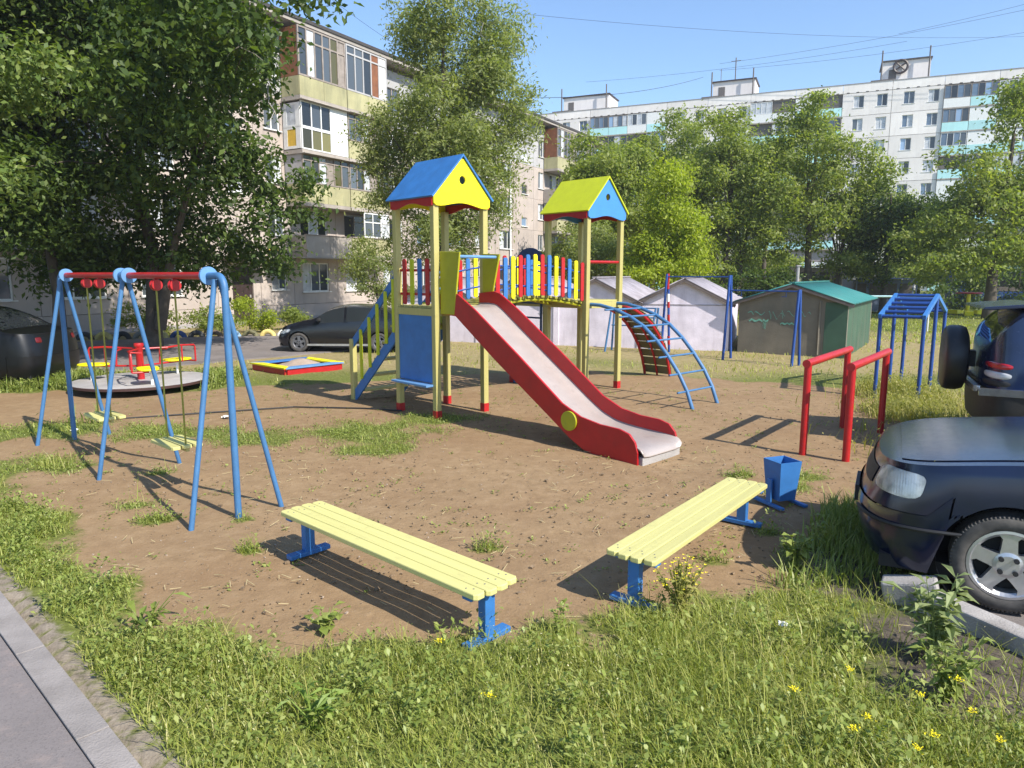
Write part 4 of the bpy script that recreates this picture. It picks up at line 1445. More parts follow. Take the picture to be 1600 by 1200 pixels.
# ------------------------------------------------------------------ cars
def car_paint(name, c, rough=0.18, dust=0.08, coat=0.5):
    m = NT(name)
    co = m.coord()
    f = m.noise(5, co, 5)
    m.l(m.ramp(f, [(0.3, tuple(x * .85 for x in c)), (0.7, tuple(x * 1.15 for x in c))]), m.b.inputs['Base Color'])
    d = m.noise(18, co, 5, 0.7)
    rr = m.n('ShaderNodeMapRange')
    m.l(d, rr.inputs[0])
    rr.inputs[3].default_value = rough
    rr.inputs[4].default_value = rough + 0.18
    m.l(rr.outputs[0], m.b.inputs['Roughness'])
    geo = m.n('ShaderNodeNewGeometry')
    sx = m.n('ShaderNodeSeparateXYZ')
    m.l(geo.outputs['Normal'], sx.inputs[0])
    du = m.math('MULTIPLY', m.math('SUBTRACT', sx.outputs[2], 0.25, True), dust, True)
    m.l(m.mix(du, m.b.inputs['Base Color'].links[0].from_socket, (0.20, 0.19, 0.18)), m.b.inputs['Base Color'])
    m.b.inputs['Metallic'].default_value = 0.15
    m.b.inputs['Coat Weight'].default_value = coat
    m.b.inputs['Coat Roughness'].default_value = 0.12
    m.b.inputs['Specular IOR Level'].default_value = 0.5
    return m.m


def tyre_mat():
    m = NT('tyre_rubber')
    co = m.coord()
    f = m.noise(14, co, 5, .65)
    m.l(m.ramp(f, [(0.3, (0.035, 0.033, 0.031)), (0.75, (0.105, 0.095, 0.085))]), m.b.inputs['Base Color'])
    m.b.inputs['Roughness'].default_value = 0.85
    return m.m


MAT['tyre'] = tyre_mat()
MAT['car_glass'] = glass_mat('dark_car_glass', (0.012, 0.014, 0.016), 0.03)
MAT['trim'] = paint('black_plastic_trim', (0.014, 0.014, 0.015), 0.6)
MAT['alloy'] = paint('silver_alloy', (0.52, 0.52, 0.53), 0.32, 0.1, 8, 0, 60, 0.5, 0.2, 0.75)
MAT['chrome'] = paint('chrome', (0.75, 0.76, 0.78), 0.18, 0.05, 3, 0, 60, 0.5, 0, 0.9)
MAT['tail_red'] = paint('tail_lamp_red', (0.45, 0.01, 0.015), 0.15, 0.1, 10, 0, 60, .5, 0.6)
MAT['tail_dim'] = paint('dull_tail_lamp', (0.12, 0.006, 0.008), 0.3, 0.1, 10)
MAT['tail_white'] = paint('tail_lamp_white', (0.55, 0.55, 0.55), 0.15, 0.1, 10, 0, 60, .5, 0.6)


def lens_mat():
    m = NT('headlamp_lens')
    m.b.inputs['Base Color'].default_value = (0.95, 0.96, 0.97, 1)
    m.b.inputs['Transmission Weight'].default_value = 0.9
    m.b.inputs['IOR'].default_value = 1.2
    co = m.coord()
    f = m.noise(30, co, 3)
    m.b.inputs['Roughness'].default_value = 0.08
    m.bump(f, 0.12, 0.003)
    return m.m


def reflector_mat():
    m = NT('headlamp_reflector')
    co = m.coord()
    f = m.noise(9, co, 3)
    m.l(m.ramp(f, [(0.38, (0.26, 0.27, 0.26)), (0.60, (0.82, 0.82, 0.80))]), m.b.inputs['Base Color'])
    m.b.inputs['Metallic'].default_value = 0.55
    m.b.inputs['Roughness'].default_value = 0.3
    w = m.n('ShaderNodeTexWave')
    w.inputs['Scale'].default_value = 22
    w.inputs['Distortion'].default_value = 1.5
    m.l(co, w.inputs['Vector'])
    m.bump(w.outputs['Fac'], 0.22, 0.006)
    return m.m


MAT['lens'] = lens_mat()
MAT['reflector'] = reflector_mat()


def interp(tab, x):
    xs_ = [p[0] for p in tab]
    ys_ = [p[1] for p in tab]
    # smooth monotone-ish interpolation
    if x <= xs_[0]: return ys_[0]
    if x >= xs_[-1]: return ys_[-1]
    for i in range(len(xs_) - 1):
        if xs_[i] <= x <= xs_[i + 1]:
            h = xs_[i + 1] - xs_[i]
            t = (x - xs_[i]) / h
            d = (ys_[i + 1] - ys_[i]) / h
            dm = (ys_[i] - ys_[i - 1]) / (xs_[i] - xs_[i - 1]) if i > 0 else d
            dp = (ys_[i + 2] - ys_[i + 1]) / (xs_[i + 2] - xs_[i + 1]) if i + 2 < len(xs_) else d
            m0 = 0.0 if dm * d <= 0 else 2 * dm * d / (dm + d)
            m1 = 0.0 if dp * d <= 0 else 2 * dp * d / (dp + d)
            t2, t3 = t * t, t * t * t
            return (2 * t3 - 3 * t2 + 1) * ys_[i] + (t3 - 2 * t2 + t) * h * m0 + (-2 * t3 + 3 * t2) * ys_[i + 1] + (t3 - t2) * h * m1
    return ys_[-1]


class Car:
    def __init__(s, name, label, loc, rz, mat, spec, group=None):
        s.sp = spec
        s.root = thing(name, label, 'car', loc, rz, group)
        s.mat = mat
        s.body()

    # lower body side surface: plan parameter p, height fraction q -> point on the +y side
    def plan(s, p):
        """p in [0,1] front corner, [1,2] side, [2,3] rear corner -> x, y"""
        L, W, a, b = s.sp['L'], s.sp['W'], s.sp['fa'], s.sp['ra']
        n = 2.7
        if p <= 1:
            t = p * math.pi / 2
            return a * (1 - max(0, math.cos(t)) ** (2 / n)), W / 2 * max(0, math.sin(t)) ** (2 / n)
        if p <= 2:
            return a + (p - 1) * (L - a - b), W / 2
        t = (3 - p) * math.pi / 2
        n = 3.2
        return L - b * (1 - max(0, math.cos(t)) ** (2 / n)), W / 2 * max(0, math.sin(t)) ** (2 / n)

    def zb(s, x):
        z = s.sp['sill']
        for c in s.sp['wheels']:
            R_ = s.sp['arch']
            d = x - c
            if abs(d) < R_:
                z = max(z, s.sp['wz'] + math.sqrt(R_ * R_ - d * d))
        if x < 0.3: z = max(z, s.sp['sill'] - 0.02 + 0.04 * (0.3 - x))
        return z

    def side(s, p, q, off=0.0):
        x, y = s.plan(p)
        L = s.sp['L']
        ze = interp(s.sp['belt'], x)
        zs = s.sp['sill']
        z = zs + (ze - zs) * q
        ins = 0.035 * max(0, (q - 0.45) / 0.55) ** 2 + 0.05 * max(0, (0.3 - q) / 0.3) ** 2
        y2 = y * (1 - ins) + off * (1 if y > .01 else 0) * min(1, y / (s.sp['W'] / 2) * 1.0)
        fr = max(0, 1 - x / (s.sp['fa'] * 1.6))
        rr_ = max(0, 1 - (L - x) / (s.sp['ra'] * 2.0))
        rk = 0.10 * max(0, (q - 0.52) / 0.48) ** 1.3 + 0.06 * max(0, (0.28 - q) / 0.28)
        x2 = x + fr * rk - off * (1 - min(1, x / s.sp['fa'])) if x < L / 2 else x - rr_ * rk * s.sp.get('rrake', 0.8) + off * (1 - min(1, (L - x) / s.sp['ra']))
        return Vector((x2, y2, z))

    def body(s):
        sp = s.sp
        L = sp['L']
        ps = [i / 12 for i in range(13)]
        x0, x1 = sp['fa'], L - sp['ra']
        xs_ = set(np.linspace(x0, x1, 44))
        for c in sp['wheels']:
            for k in range(25):
                xs_.add(c - sp['arch'] * math.cos(math.pi * k / 24))
            xs_.add(c - sp['arch'] - .002); xs_.add(c + sp['arch'] + .002)
        for v in sp.get('cuts', []): xs_.add(v)
        xs_ = sorted(v for v in xs_ if x0 < v < x1)
        ps += [1 + (v - x0) / (x1 - x0) for v in xs_]
        ps += [2 + i / 12 for i in range(13)]
        NL, NS_, NR = 12, 5, 8
        rows = []
        info = []
        for p in ps:
            x, y = s.plan(p)
            ze = interp(sp['belt'], x)
            zbm = s.zb(x)
            qb = (zbm - sp['sill']) / (ze - sp['sill'])
            row = []
            for k in range(NL + 1):
                q = qb + (1 - qb) * k / NL
                row.append(s.side(p, q))
            top = row[-1]
            zc = max(interp(sp['top'], x), ze + 0.01)
            ghv = zc - ze
            yw = top.y
            inw = sp.get('taper', 0.24) * ghv * min(1, yw / (sp['W'] * .3))
            for k in range(1, NS_ + 1):
                t = k / NS_
                row.append(Vector((top.x, max(0, yw - inw * t), ze + 0.84 * ghv * t)))
            ys0 = row[-1].y
            for k in range(1, NR + 1):
                a = k / NR
                row.append(Vector((top.x, ys0 * (1 - a), ze + ghv * (0.84 + 0.16 * (1 - (1 - a) ** 2.6)))))
            rows.append(row)
            info.append((p, x, ghv))
        n = len(rows[0])
        groups = {}

        def cat(i, k):
            p = (info[i][0] + info[i + 1][0]) / 2
            x = (info[i][1] + info[i + 1][1]) / 2
            gv = min(info[i][2], info[i + 1][2])
            if k < NL:
                if x < sp.get('bump_x', 0.62) and (rows[i][k].z + rows[i][k + 1].z) / 2 < sp['bump_z']: return 'bumper'
                if x > L - sp.get('rbump_x', 0.5) and (rows[i][k].z + rows[i][k + 1].z) / 2 < sp['rbump_z']: return 'rear_bumper'
                return 'body'
            if k < NL + NS_:
                for (a, b) in sp['side_win']:
                    if a < x < b and k < NL + NS_ and gv > 0.12: return 'side_window'
                return 'body'
            for (a, b) in sp['screens']:
                if a < x < b and k > NL + NS_: return 'windscreen' if a < L / 2 else 'rear_window'
            if sp['hood'][0] < x < sp['hood'][1] and k >= NL + NS_ + 1: return 'bonnet'
            return 'body'
        for i in range(len(rows) - 1):
            for k in range(n - 1):
                groups.setdefault(cat(i, k), []).append((i, k))
        mats = {'body': s.mat, 'bumper': s.mat if sp.get('bumper_painted', True) else MAT['trim'], 'rear_bumper': s.mat if sp.get('bumper_painted', True) else MAT['trim'], 'side_window': MAT['car_glass'], 'windscreen': MAT['car_glass'], 'rear_window': MAT['car_glass'], 'bonnet': s.mat}
        s.parts = {}
        for gname, cells in groups.items():
            for half in ((1, -1) if gname == 'side_window' else (0,)):
                mb = MB()
                idx = {}

                def vid(i, k, sg):
                    key = (i, k, sg if k < n - 1 and rows[i][k].y > 1e-5 else 0)
                    if key not in idx:
                        v = rows[i][k].copy()
                        if gname in ('bumper', 'rear_bumper'):
                            f = 1.012
                            v.y *= f
                            v.x += (-0.012 if gname == 'bumper' else 0.012) * (1 if True else 0)
                        elif gname == 'bonnet':
                            v.z += 0.006
                        idx[key] = len(mb.v)
                        mb.v.append((v.x, v.y * sg, v.z))
                    return idx[key]
                for (i, k) in cells:
                    for sg in ((1, -1) if half == 0 else (half,)):
                        f = [vid(i, k, sg), vid(i + 1, k, sg), vid(i + 1, k + 1, sg), vid(i, k + 1, sg)]
                        f = [f[0]] + [f[j] for j in range(1, 4) if f[j] != f[j - 1]]
                        if f[0] == f[-1]: f = f[:-1]
                        if len(set(f)) < 3: continue
                        mb.f.append(tuple(f if sg > 0 else f[::-1]))
                o = mb.build(gname, mats[gname], s.root, True, angle=38)
                s.parts.setdefault(gname, []).append(o)
        # floor, arch liners
        mb = MB().span((0.15, -sp['W'] / 2 + 0.10, sp['sill'] - 0.02), (L - 0.15, sp['W'] / 2 - 0.10, sp['sill'] + 0.06))
        for c in sp['wheels']:
            for sg in (-1, 1):
                M_ = Matrix.Translation((c, sg * (sp['W'] / 2 - 0.02), sp['wz'])) @ Matrix.Rotation(sg * math.pi / 2, 4, 'X')
                mb.lathe([(sp['arch'] + 0.012, 0.0), (sp['arch'] + 0.012, 0.30), (0.0, 0.30)], 24, M_)
        mb.build('underbody', MAT['dark'], s.root)
        # wheels
        for c in sp['wheels']:
            for sg in (-1, 1):
                s.wheel(c, sg)

    def wheel(s, c, sg):
        sp = s.sp
        r = sp['wr']
        w = 0.19
        rim = r * sp.get('rimf', 0.64)
        tw = w / 2
        prof = [(rim, -tw * .8), (rim + .01, -tw), (r * 0.86, -tw * 1.04), (r * 0.95, -tw * 0.96), (r * 0.99, -tw * 0.80), (r, -tw * .5)]
        for zz in (-.42, -.36, -.08, -.02, .04, .10, .38, .44):
            prof.append((r - (0.010 if round(zz * 100) in (-42, -2, 38, 10) else 0.0), tw * zz))
        prof += [(r, tw * .5), (r * 0.99, tw * .80), (r * 0.95, tw * .96), (r * 0.86, tw * 1.04), (rim + .01, tw), (rim, tw * .8)]
        key = (r, rim)
        if not hasattr(s, '_wm'):
            t = MB().lathe(prof, 56)
            # tread blocks on both shoulders
            nb = 84
            for j in range(nb):
                a = 2 * math.pi * j / nb
                for sd2 in (-1, 1):
                    t.box(((r - 0.009) * math.cos(a), (r - 0.009) * math.sin(a), sd2 * tw * 0.74), (0.016, 0.012, tw * 0.36), rz=a)
            s._wm = t.mesh('wheel', MAT['tyre'], True)
            q = MB().lathe([(rim + .004, tw * .55), (rim + .004, tw * .98), (rim - .012, tw * 1.0), (rim - .03, tw * .80), (rim - .035, tw * .2)], 48)
            q.lathe([(rim - .035, tw * .05), (0.0, tw * .05)], 32)
            ns = sp.get('spokes', 5)
            for j in range(ns):
                a = 2 * math.pi * (j + .25) / ns
                pr = []
                for (rr_, ww) in ((0.03, .050), (rim * .45, .040), (rim * .75, .036), (rim - .02, .062)):
                    pr.append((rr_, ww))
                M_ = Matrix.Rotation(a, 4, 'Z')
                ol = [(x, y) for x, y in pr] + [(x, -y) for x, y in reversed(pr)]
                q.prism(ol, tw * .5, M_ @ Matrix.Translation((0, 0, tw * .42)))
            q.lathe([(0.075, tw * .55), (0.075, tw * .95), (0.055, tw * 1.02), (0.0, tw * 1.02)], 24)
            s._rm = q.mesh('rim', MAT['alloy'] if not sp.get('dark_rim') else paint('dull_wheel_disc', (0.16, 0.16, 0.17), .4, .1, 5, 0, 60, .5, 0, .5), False)
            bk = MB().lathe([(rim - .03, tw * .10), (0.0, tw * .10)], 32)
            s._bm = bk.mesh('brake_disc', MAT['dark'])
            bo = MB()
            for j in range(4):
                a = math.pi / 4 + j * math.pi / 2
                bo.lathe([(0.014, 0), (0.014, 0.02), (0.0, 0.02)], 10, Matrix.Translation((0.052 * math.cos(a), 0.052 * math.sin(a), tw * 1.0)))
            s._om = bo.mesh('wheel_bolts', MAT['trim'])
        o = put(s._wm, 'wheel', s.root, (c, sg * (sp['W'] / 2 - 0.105), sp['wz']))
        o.rotation_euler = (-sg * math.pi / 2, 0, sp.get('steer', 0) if c == sp['wheels'][0] else 0)
        put(s._rm, 'rim', o)
        put(s._bm, 'brake_disc', o)
        put(s._om, 'wheel_bolts', o)

    def patch(s, name, mat, p0, p1, q0, q1, sg, off=0.006, bulge=0.015, n=5.0, backing=None, shear=0.0, taper=0.0):
        """rounded lamp patch on the lower body between plan p0..p1 and heights q0..q1"""
        rings, seg = 6, 32

        def pt(a, b, o):
            bb = b * (1 - taper * (a + 1) / 2)
            p = (p0 + p1) / 2 + a * (p1 - p0) / 2
            q = (q0 + q1) / 2 + bb * (q1 - q0) / 2 + shear * a
            v = s.side(p, q)
            v1, v2 = s.side(p + 0.02, q), s.side(p, q + 0.02)
            nn = (v1 - v).cross(v2 - v).normalized()
            if nn.y < -0.05 or (abs(nn.y) < .05 and nn.x > 0 and p < 1): nn = -nn
            v = v + nn * o
            return Vector((v.x, v.y * sg, v.z))

        def make(o0, bl):
            mb = MB()
            vs = [pt(0, 0, o0 + bl)]
            for i in range(1, rings + 1):
                r = i / rings
                for j in range(seg):
                    t = 2 * math.pi * j / seg
                    c, sn = math.cos(t), math.sin(t)
                    k = (abs(c) ** n + abs(sn) ** n) ** (-1 / n)
                    vs.append(pt(r * k * c, r * k * sn, o0 + bl * (1 - r ** 4)))
            fs = [(0, 1 + j, 1 + (j + 1) % seg) for j in range(seg)]
            for i in range(1, rings):
                for j in range(seg):
                    a = 1 + (i - 1) * seg
                    fs.append((a + j, a + seg + j, a + seg + (j + 1) % seg, a + (j + 1) % seg))
            mb.add(vs, fs)
            return mb
        o = make(off, bulge).build(name, mat, s.root, True, angle=80)
        if backing:
            make(off - 0.004, bulge * 0.25).build('reflector', backing, o, True, angle=80)
        return o


SEDAN = dict(L=4.27, W=1.68, fa=0.50, ra=0.40, sill=0.20, arch=0.345, wz=0.335, wr=0.285, wheels=(0.80, 3.28), bump_z=0.56, rbump_z=0.58, bump_x=0.60,
             belt=[(0, .785), (.35, .82), (.9, .86), (1.4, .89), (2.6, .93), (3.6, .95), (4.27, .92)],
             top=[(0, .81), (.12, .835), (.5, .89), (1.0, .945), (1.35, .975), (1.5, 1.02), (2.05, 1.40), (2.5, 1.445), (3.0, 1.42), (3.3, 1.30), (3.7, 1.05), (3.85, 1.0), (4.27, .96)],
             side_win=[(1.75, 2.45), (2.55, 3.25)], screens=[(1.42, 2.02), (3.15, 3.72)], hood=(0.16, 1.33), taper=.30, spokes=5, rimf=.70)
sed = Car('sedan', 'dark blue sedan in the right foreground with its front wheel behind the kerb', (2.51, 4.95, 0.02), R(-28), car_paint('dark_blue_car_paint', (0.003, 0.008, 0.034), 0.12, 0.05), SEDAN)
for sg in (1, -1):
    sed.patch('headlight', MAT['lens'], 0.36, 0.84, 0.73, 0.985, sg, 0.008, 0.014, 4.5, MAT['reflector'], shear=-0.012)
    sed.patch('side_repeater', MAT['pipe_yellow'], 1.22, 1.25, 0.70, 0.75, sg, 0.002, 0.004)
# joint between bumper and wing, rubber strip, number plate edge, grille
hp = MB().span((-0.026, -0.20, 0.42), (-0.004, 0.20, 0.53)).build('plate_holder', MAT['trim'], sed.root)
MB().span((-0.028, -0.19, 0.43), (-0.0265, 0.19, 0.52)).build('number_plate', MAT['white'], hp)
gq = []
for i in range(11):
    for q in (0.74, 0.80, 0.86, 0.92):
        v = sed.side(0.30 * abs(i - 5) / 5, q, 0.0)
        gq.append((v.x - 0.006, v.y * (1 if i > 5 else -1), v.z))
MB().grid(gq, 11, 4).build('grille', MAT['trim'], sed.root, True)
for sg in (1, -1):
    strip = [sed.side(p, 0.445, 0.014) for p in [0.25 + i * 0.03 for i in range(26)] + [1.02]]
    MB().tube([(v.x - .012, v.y * sg, v.z) for v in strip], 0.011, 6).build('bumper_strip', MAT['trim'], sed.root, True)
    door = [sed.side(1 + (1.30 - 0.5) / (4.27 - .9), q, 0.002) for q in [0.1 + i * .09 for i in range(11)]]
    MB().tube([(v.x, v.y * sg, v.z) for v in door], 0.004, 5).build('door_gap', MAT['dark'], sed.root)
    m_ = MB().lathe([(0, -.09), (.05, -.08), (.07, 0), (.05, .08), (0, .09)], 12, Matrix.Translation((1.62, sg * 0.93, .98)) @ Matrix.Rotation(R(90), 4, 'X')).build('mirror', MAT['trim'], sed.root, True)

HATCH = dict(L=3.95, W=1.62, fa=0.50, ra=0.36, sill=0.20, arch=0.34, wz=0.29, wr=0.29, wheels=(0.76, 3.22), bump_z=0.52, rbump_z=0.56,
             belt=[(0, .62), (.4, .74), (1.0, .84), (2.4, .92), (3.95, .98)],
             top=[(0, .66), (.3, .80), (.9, .95), (1.15, 1.0), (1.8, 1.36), (2.3, 1.43), (3.0, 1.40), (3.5, 1.26), (3.8, 1.08), (3.95, 1.0)],
             side_win=[(1.35, 2.15), (2.22, 3.25)], screens=[(1.15, 1.80), (3.40, 3.85)], hood=(0.15, 1.05), taper=.32, rimf=0.66, dark_rim=True)
hat = Car('hatchback', 'black hatchback parked side on before the apartment block, left of the stairs', (-6.05, 18.75, 0.03), R(-2), car_paint('black_car_paint', (0.008, 0.008, 0.012), 0.12), HATCH)
hat.root.scale = (0.84, 0.84, 0.84)
for sg in (1, -1):
    hat.patch('headlight', MAT['lens'], 0.40, 1.0, 0.70, 0.93, sg, 0.008, 0.012, 3.0, MAT['reflector'])
    hat.patch('tail_light', MAT['tail_red'], 2.1, 2.6, 0.78, 0.97, sg, 0.006, 0.01)
    MB().box((1.42, sg * .86, .98), (0.12, 0.14, 0.10)).build('mirror', MAT['trim'], hat.root, bevel=.03)
    MB().span((0.95, sg * .79, .19), (3.0, sg * .80, .25)).build('sill_strip', MAT['alloy'], hat.root)

SEDAN2 = dict(SEDAN)
SEDAN2.update(dark_rim=True)
sed2 = Car('sedan', 'black car parked in deep shade under the big tree at the left edge', (-12.6, 12.95, 0.0), R(2), car_paint('black_car_paint_two', (0.004, 0.004, 0.005), 0.3, 0.0, 0.1), SEDAN2)
for sg in (1, -1):
    sed2.patch('tail_light', MAT['tail_dim'], 2.6, 2.74, 0.82, 0.95, sg, 0.006, 0.01)
    MB().span((1.0, sg * .845, .21), (3.0, sg * .852, .235)).build('sill_strip', MAT['alloy'], sed2.root)

SUVS = dict(L=4.3, W=1.78, fa=0.45, ra=0.26, sill=0.38, bumper_painted=False, arch=0.42, wz=0.36, wr=0.36, wheels=(0.85, 3.42), bump_z=0.70, rbump_z=0.78, rbump_x=0.62, rrake=0.3,
            belt=[(0, .92), (.5, 1.0), (1.2, 1.05), (4.3, 1.10)],
            top=[(0, .95), (.4, 1.05), (1.3, 1.14), (1.45, 1.2), (2.0, 1.66), (2.5, 1.72), (3.6, 1.72), (4.0, 1.66), (4.2, 1.45), (4.3, 1.18)],
            side_win=[(1.7, 2.5), (2.6, 3.25), (3.35, 3.98)], screens=[(1.4, 1.98), (4.06, 4.27)], hood=(0.15, 1.3), taper=.16)
# rear centre at the world point given below; local x points rearward
RZ = R(155)
rear = Vector((5.34, 8.15, 0))
ax_ = Vector((math.cos(RZ), math.sin(RZ), 0))
suv = Car('off_road_car', 'dark blue off-road car with a covered spare wheel on its tail, at the right edge', rear - ax_ * 4.3 + Vector((0, 0, 0.0)), RZ, car_paint('dark_blue_suv_paint', (0.008, 0.018, 0.060), 0.16), SUVS)
spw = MB().lathe([(0.0, -0.115), (0.29, -0.115), (0.355, -0.09), (0.375, -0.03), (0.375, 0.06), (0.36, 0.10), (0.33, 0.118), (0.0, 0.122)], 40, Matrix.Translation((4.50, -0.02, 1.04)) @ Matrix.Rotation(math.pi / 2, 4, 'Y')).build('spare_wheel', paint('black_vinyl_cover', (0.014, 0.014, 0.015), 0.42, .2, 5), suv.root, True, angle=50)
MB().span((4.30, -0.12, 0.95), (4.40, 0.08, 1.13)).build('wheel_bracket', MAT['trim'], suv.root)
MB().prism([(3.86, 1.70), (4.34, 1.655), (4.37, 1.63), (4.30, 1.62), (3.9, 1.655)], 1.36, Matrix.Translation((0, 0.68, 0)) @ XZ(0)).build('spoiler', suv.mat, suv.root, bevel=.008)
for sg in (1, -1):
    for (q0, q1, mt) in ((0.88, 0.97, 'tail_red'), (0.74, 0.84, 'tail_white'), (0.63, 0.72, 'trim')):
        suv.patch('tail_light', MAT[mt], 2.05, 2.72, q0, q1, sg, 0.006, 0.014, 3)
    MB().bar((3.70, sg * 0.915, 0.775), (4.36, sg * 0.86, 0.775), 0.05, 0.075).build('bumper_strip', MAT['chrome'], suv.root)
    MB().tube([(1.6, sg * .70, 1.735), (1.7, sg * .70, 1.775), (3.6, sg * .70, 1.775), (3.72, sg * .70, 1.73)], 0.018, 8).build('roof_rail', MAT['trim'], suv.root, True)
MB().bar((4.37, -0.80, 0.80), (4.37, 0.80, 0.80), 0.06, 0.06).build('bumper_strip', MAT['chrome'], suv.root)

dots = MB()
for i in range(13):
    a = R(100) + i * R(17)
    q, p = 0.99 + 0.12 * math.sin(a), 2.0
    x, z = 3.52 + 0.17 * math.cos(a), 1.30 + 0.17 * math.sin(a)
    dots.box((x, 0.0, z), (0.022, 0.006, 0.03))
d_ = dots.build('dotted_sticker', MAT['white'], suv.root)
d_.location = (0, 0.862, 0)
d_.rotation_euler = (R(8.5), 0, 0)
d_.location = (0, 0.862 + 1.3 * math.sin(R(8.5)), 1.3 * (1 - math.cos(R(8.5))))
tag(d_, kind='stuff')
# ------------------------------------------------------------------ foliage
LEAF_DARK = leaf_mat('dark_maple_leaves', [(0.15, (0.032, 0.060, 0.013)), (0.5, (0.068, 0.112, 0.023)), (0.85, (0.128, 0.175, 0.038))], 0.40)
LEAF_MID = leaf_mat('mid_green_leaves', [(0.15, (0.130, 0.180, 0.036)), (0.5, (0.215, 0.265, 0.058)), (0.85, (0.310, 0.335, 0.095))], 0.5)
LEAF_GREY = leaf_mat('greyish_willow_leaves', [(0.15, (0.140, 0.180, 0.060)), (0.5, (0.225, 0.265, 0.090)), (0.85, (0.320, 0.340, 0.140))], 0.5)
LEAF_LIME = leaf_mat('lime_green_leaves', [(0.15, (0.17, 0.23, 0.020)), (0.5, (0.28, 0.34, 0.030)), (0.85, (0.38, 0.42, 0.055))], 0.5)
BARK = wall_mat('grey_brown_bark', (0.085, 0.068, 0.052), .3, 6, 50, .9, .3, (.03, .025, .02))
TWIG = paint('pale_dead_twig', (0.26, 0.23, 0.20), .8, .2)


def leaf_cloud(blobs, n, size, aspect=0.5, per=26, spread=0.42, up=0.35, shell=0.55, seed=0, droop=0.25):
    """leaf faces in clumps through ellipsoid blobs (x,y,z,rx,ry,rz,weight)"""
    r = np.random.default_rng(seed)
    B = np.array([b[:6] for b in blobs], float)
    wt = np.array([(b[6] if len(b) > 6 else 1.0) * (b[3] * b[4] * b[5]) ** (2 / 3) for b in blobs])
    wt /= wt.sum()
    nc = max(1, n // per)
    bi = r.choice(len(B), nc, p=wt)
    d = r.normal(size=(nc, 3))
    d /= np.linalg.norm(d, axis=1)[:, None]
    rad = shell + (1 - shell) * r.random(nc) ** 0.6
    rad[r.random(nc) < 0.25] *= 0.7
    # ragged outline: lumps by direction
    lump = 1 + 0.16 * np.sin(d[:, 0] * 5 + bi) * np.cos(d[:, 1] * 4 + 2 * bi) + 0.10 * np.sin(d[:, 2] * 7 + bi * 1.7)
    cc = B[bi, :3] + d * B[bi, 3:6] * (rad * lump)[:, None]
    cs = spread * (0.55 + 0.9 * r.random(nc))
    k = np.repeat(np.arange(nc), per)
    N = len(k)
    off = r.normal(size=(N, 3)) * (cs[k])[:, None] * np.array([1, 1, 0.6])
    pos = cc[k] + off
    # drooping sprays
    pos[:, 2] -= droop * (off[:, 0] ** 2 + off[:, 1] ** 2) / np.maximum(cs[k], .05) * 0.5
    nrm = r.normal(size=(N, 3)) * 0.75 + d[k] * 0.8 + np.array([0, 0, up * 2])
    nrm /= np.linalg.norm(nrm, axis=1)[:, None]
    t = r.normal(size=(N, 3))
    t -= (t * nrm).sum(1)[:, None] * nrm
    t /= np.linalg.norm(t, axis=1)[:, None] + 1e-9
    t[:, 2] -= 0.35
    t /= np.linalg.norm(t, axis=1)[:, None]
    b = np.cross(nrm, t)
    s = size * (0.6 + 0.8 * r.random(N))
    a0 = pos - t * (s * 0.5)[:, None]
    a2 = pos + t * (s * 0.5)[:, None]
    fold = nrm * (s * 0.10)[:, None]
    a1 = pos + b * (s * aspect * 0.5)[:, None] + fold
    a3 = pos - b * (s * aspect * 0.5)[:, None] + fold
    V = np.stack([a0, a1, a2, a3], 1).reshape(-1, 3)
    F = np.arange(4 * N).reshape(-1, 4)
    return V, F, cc


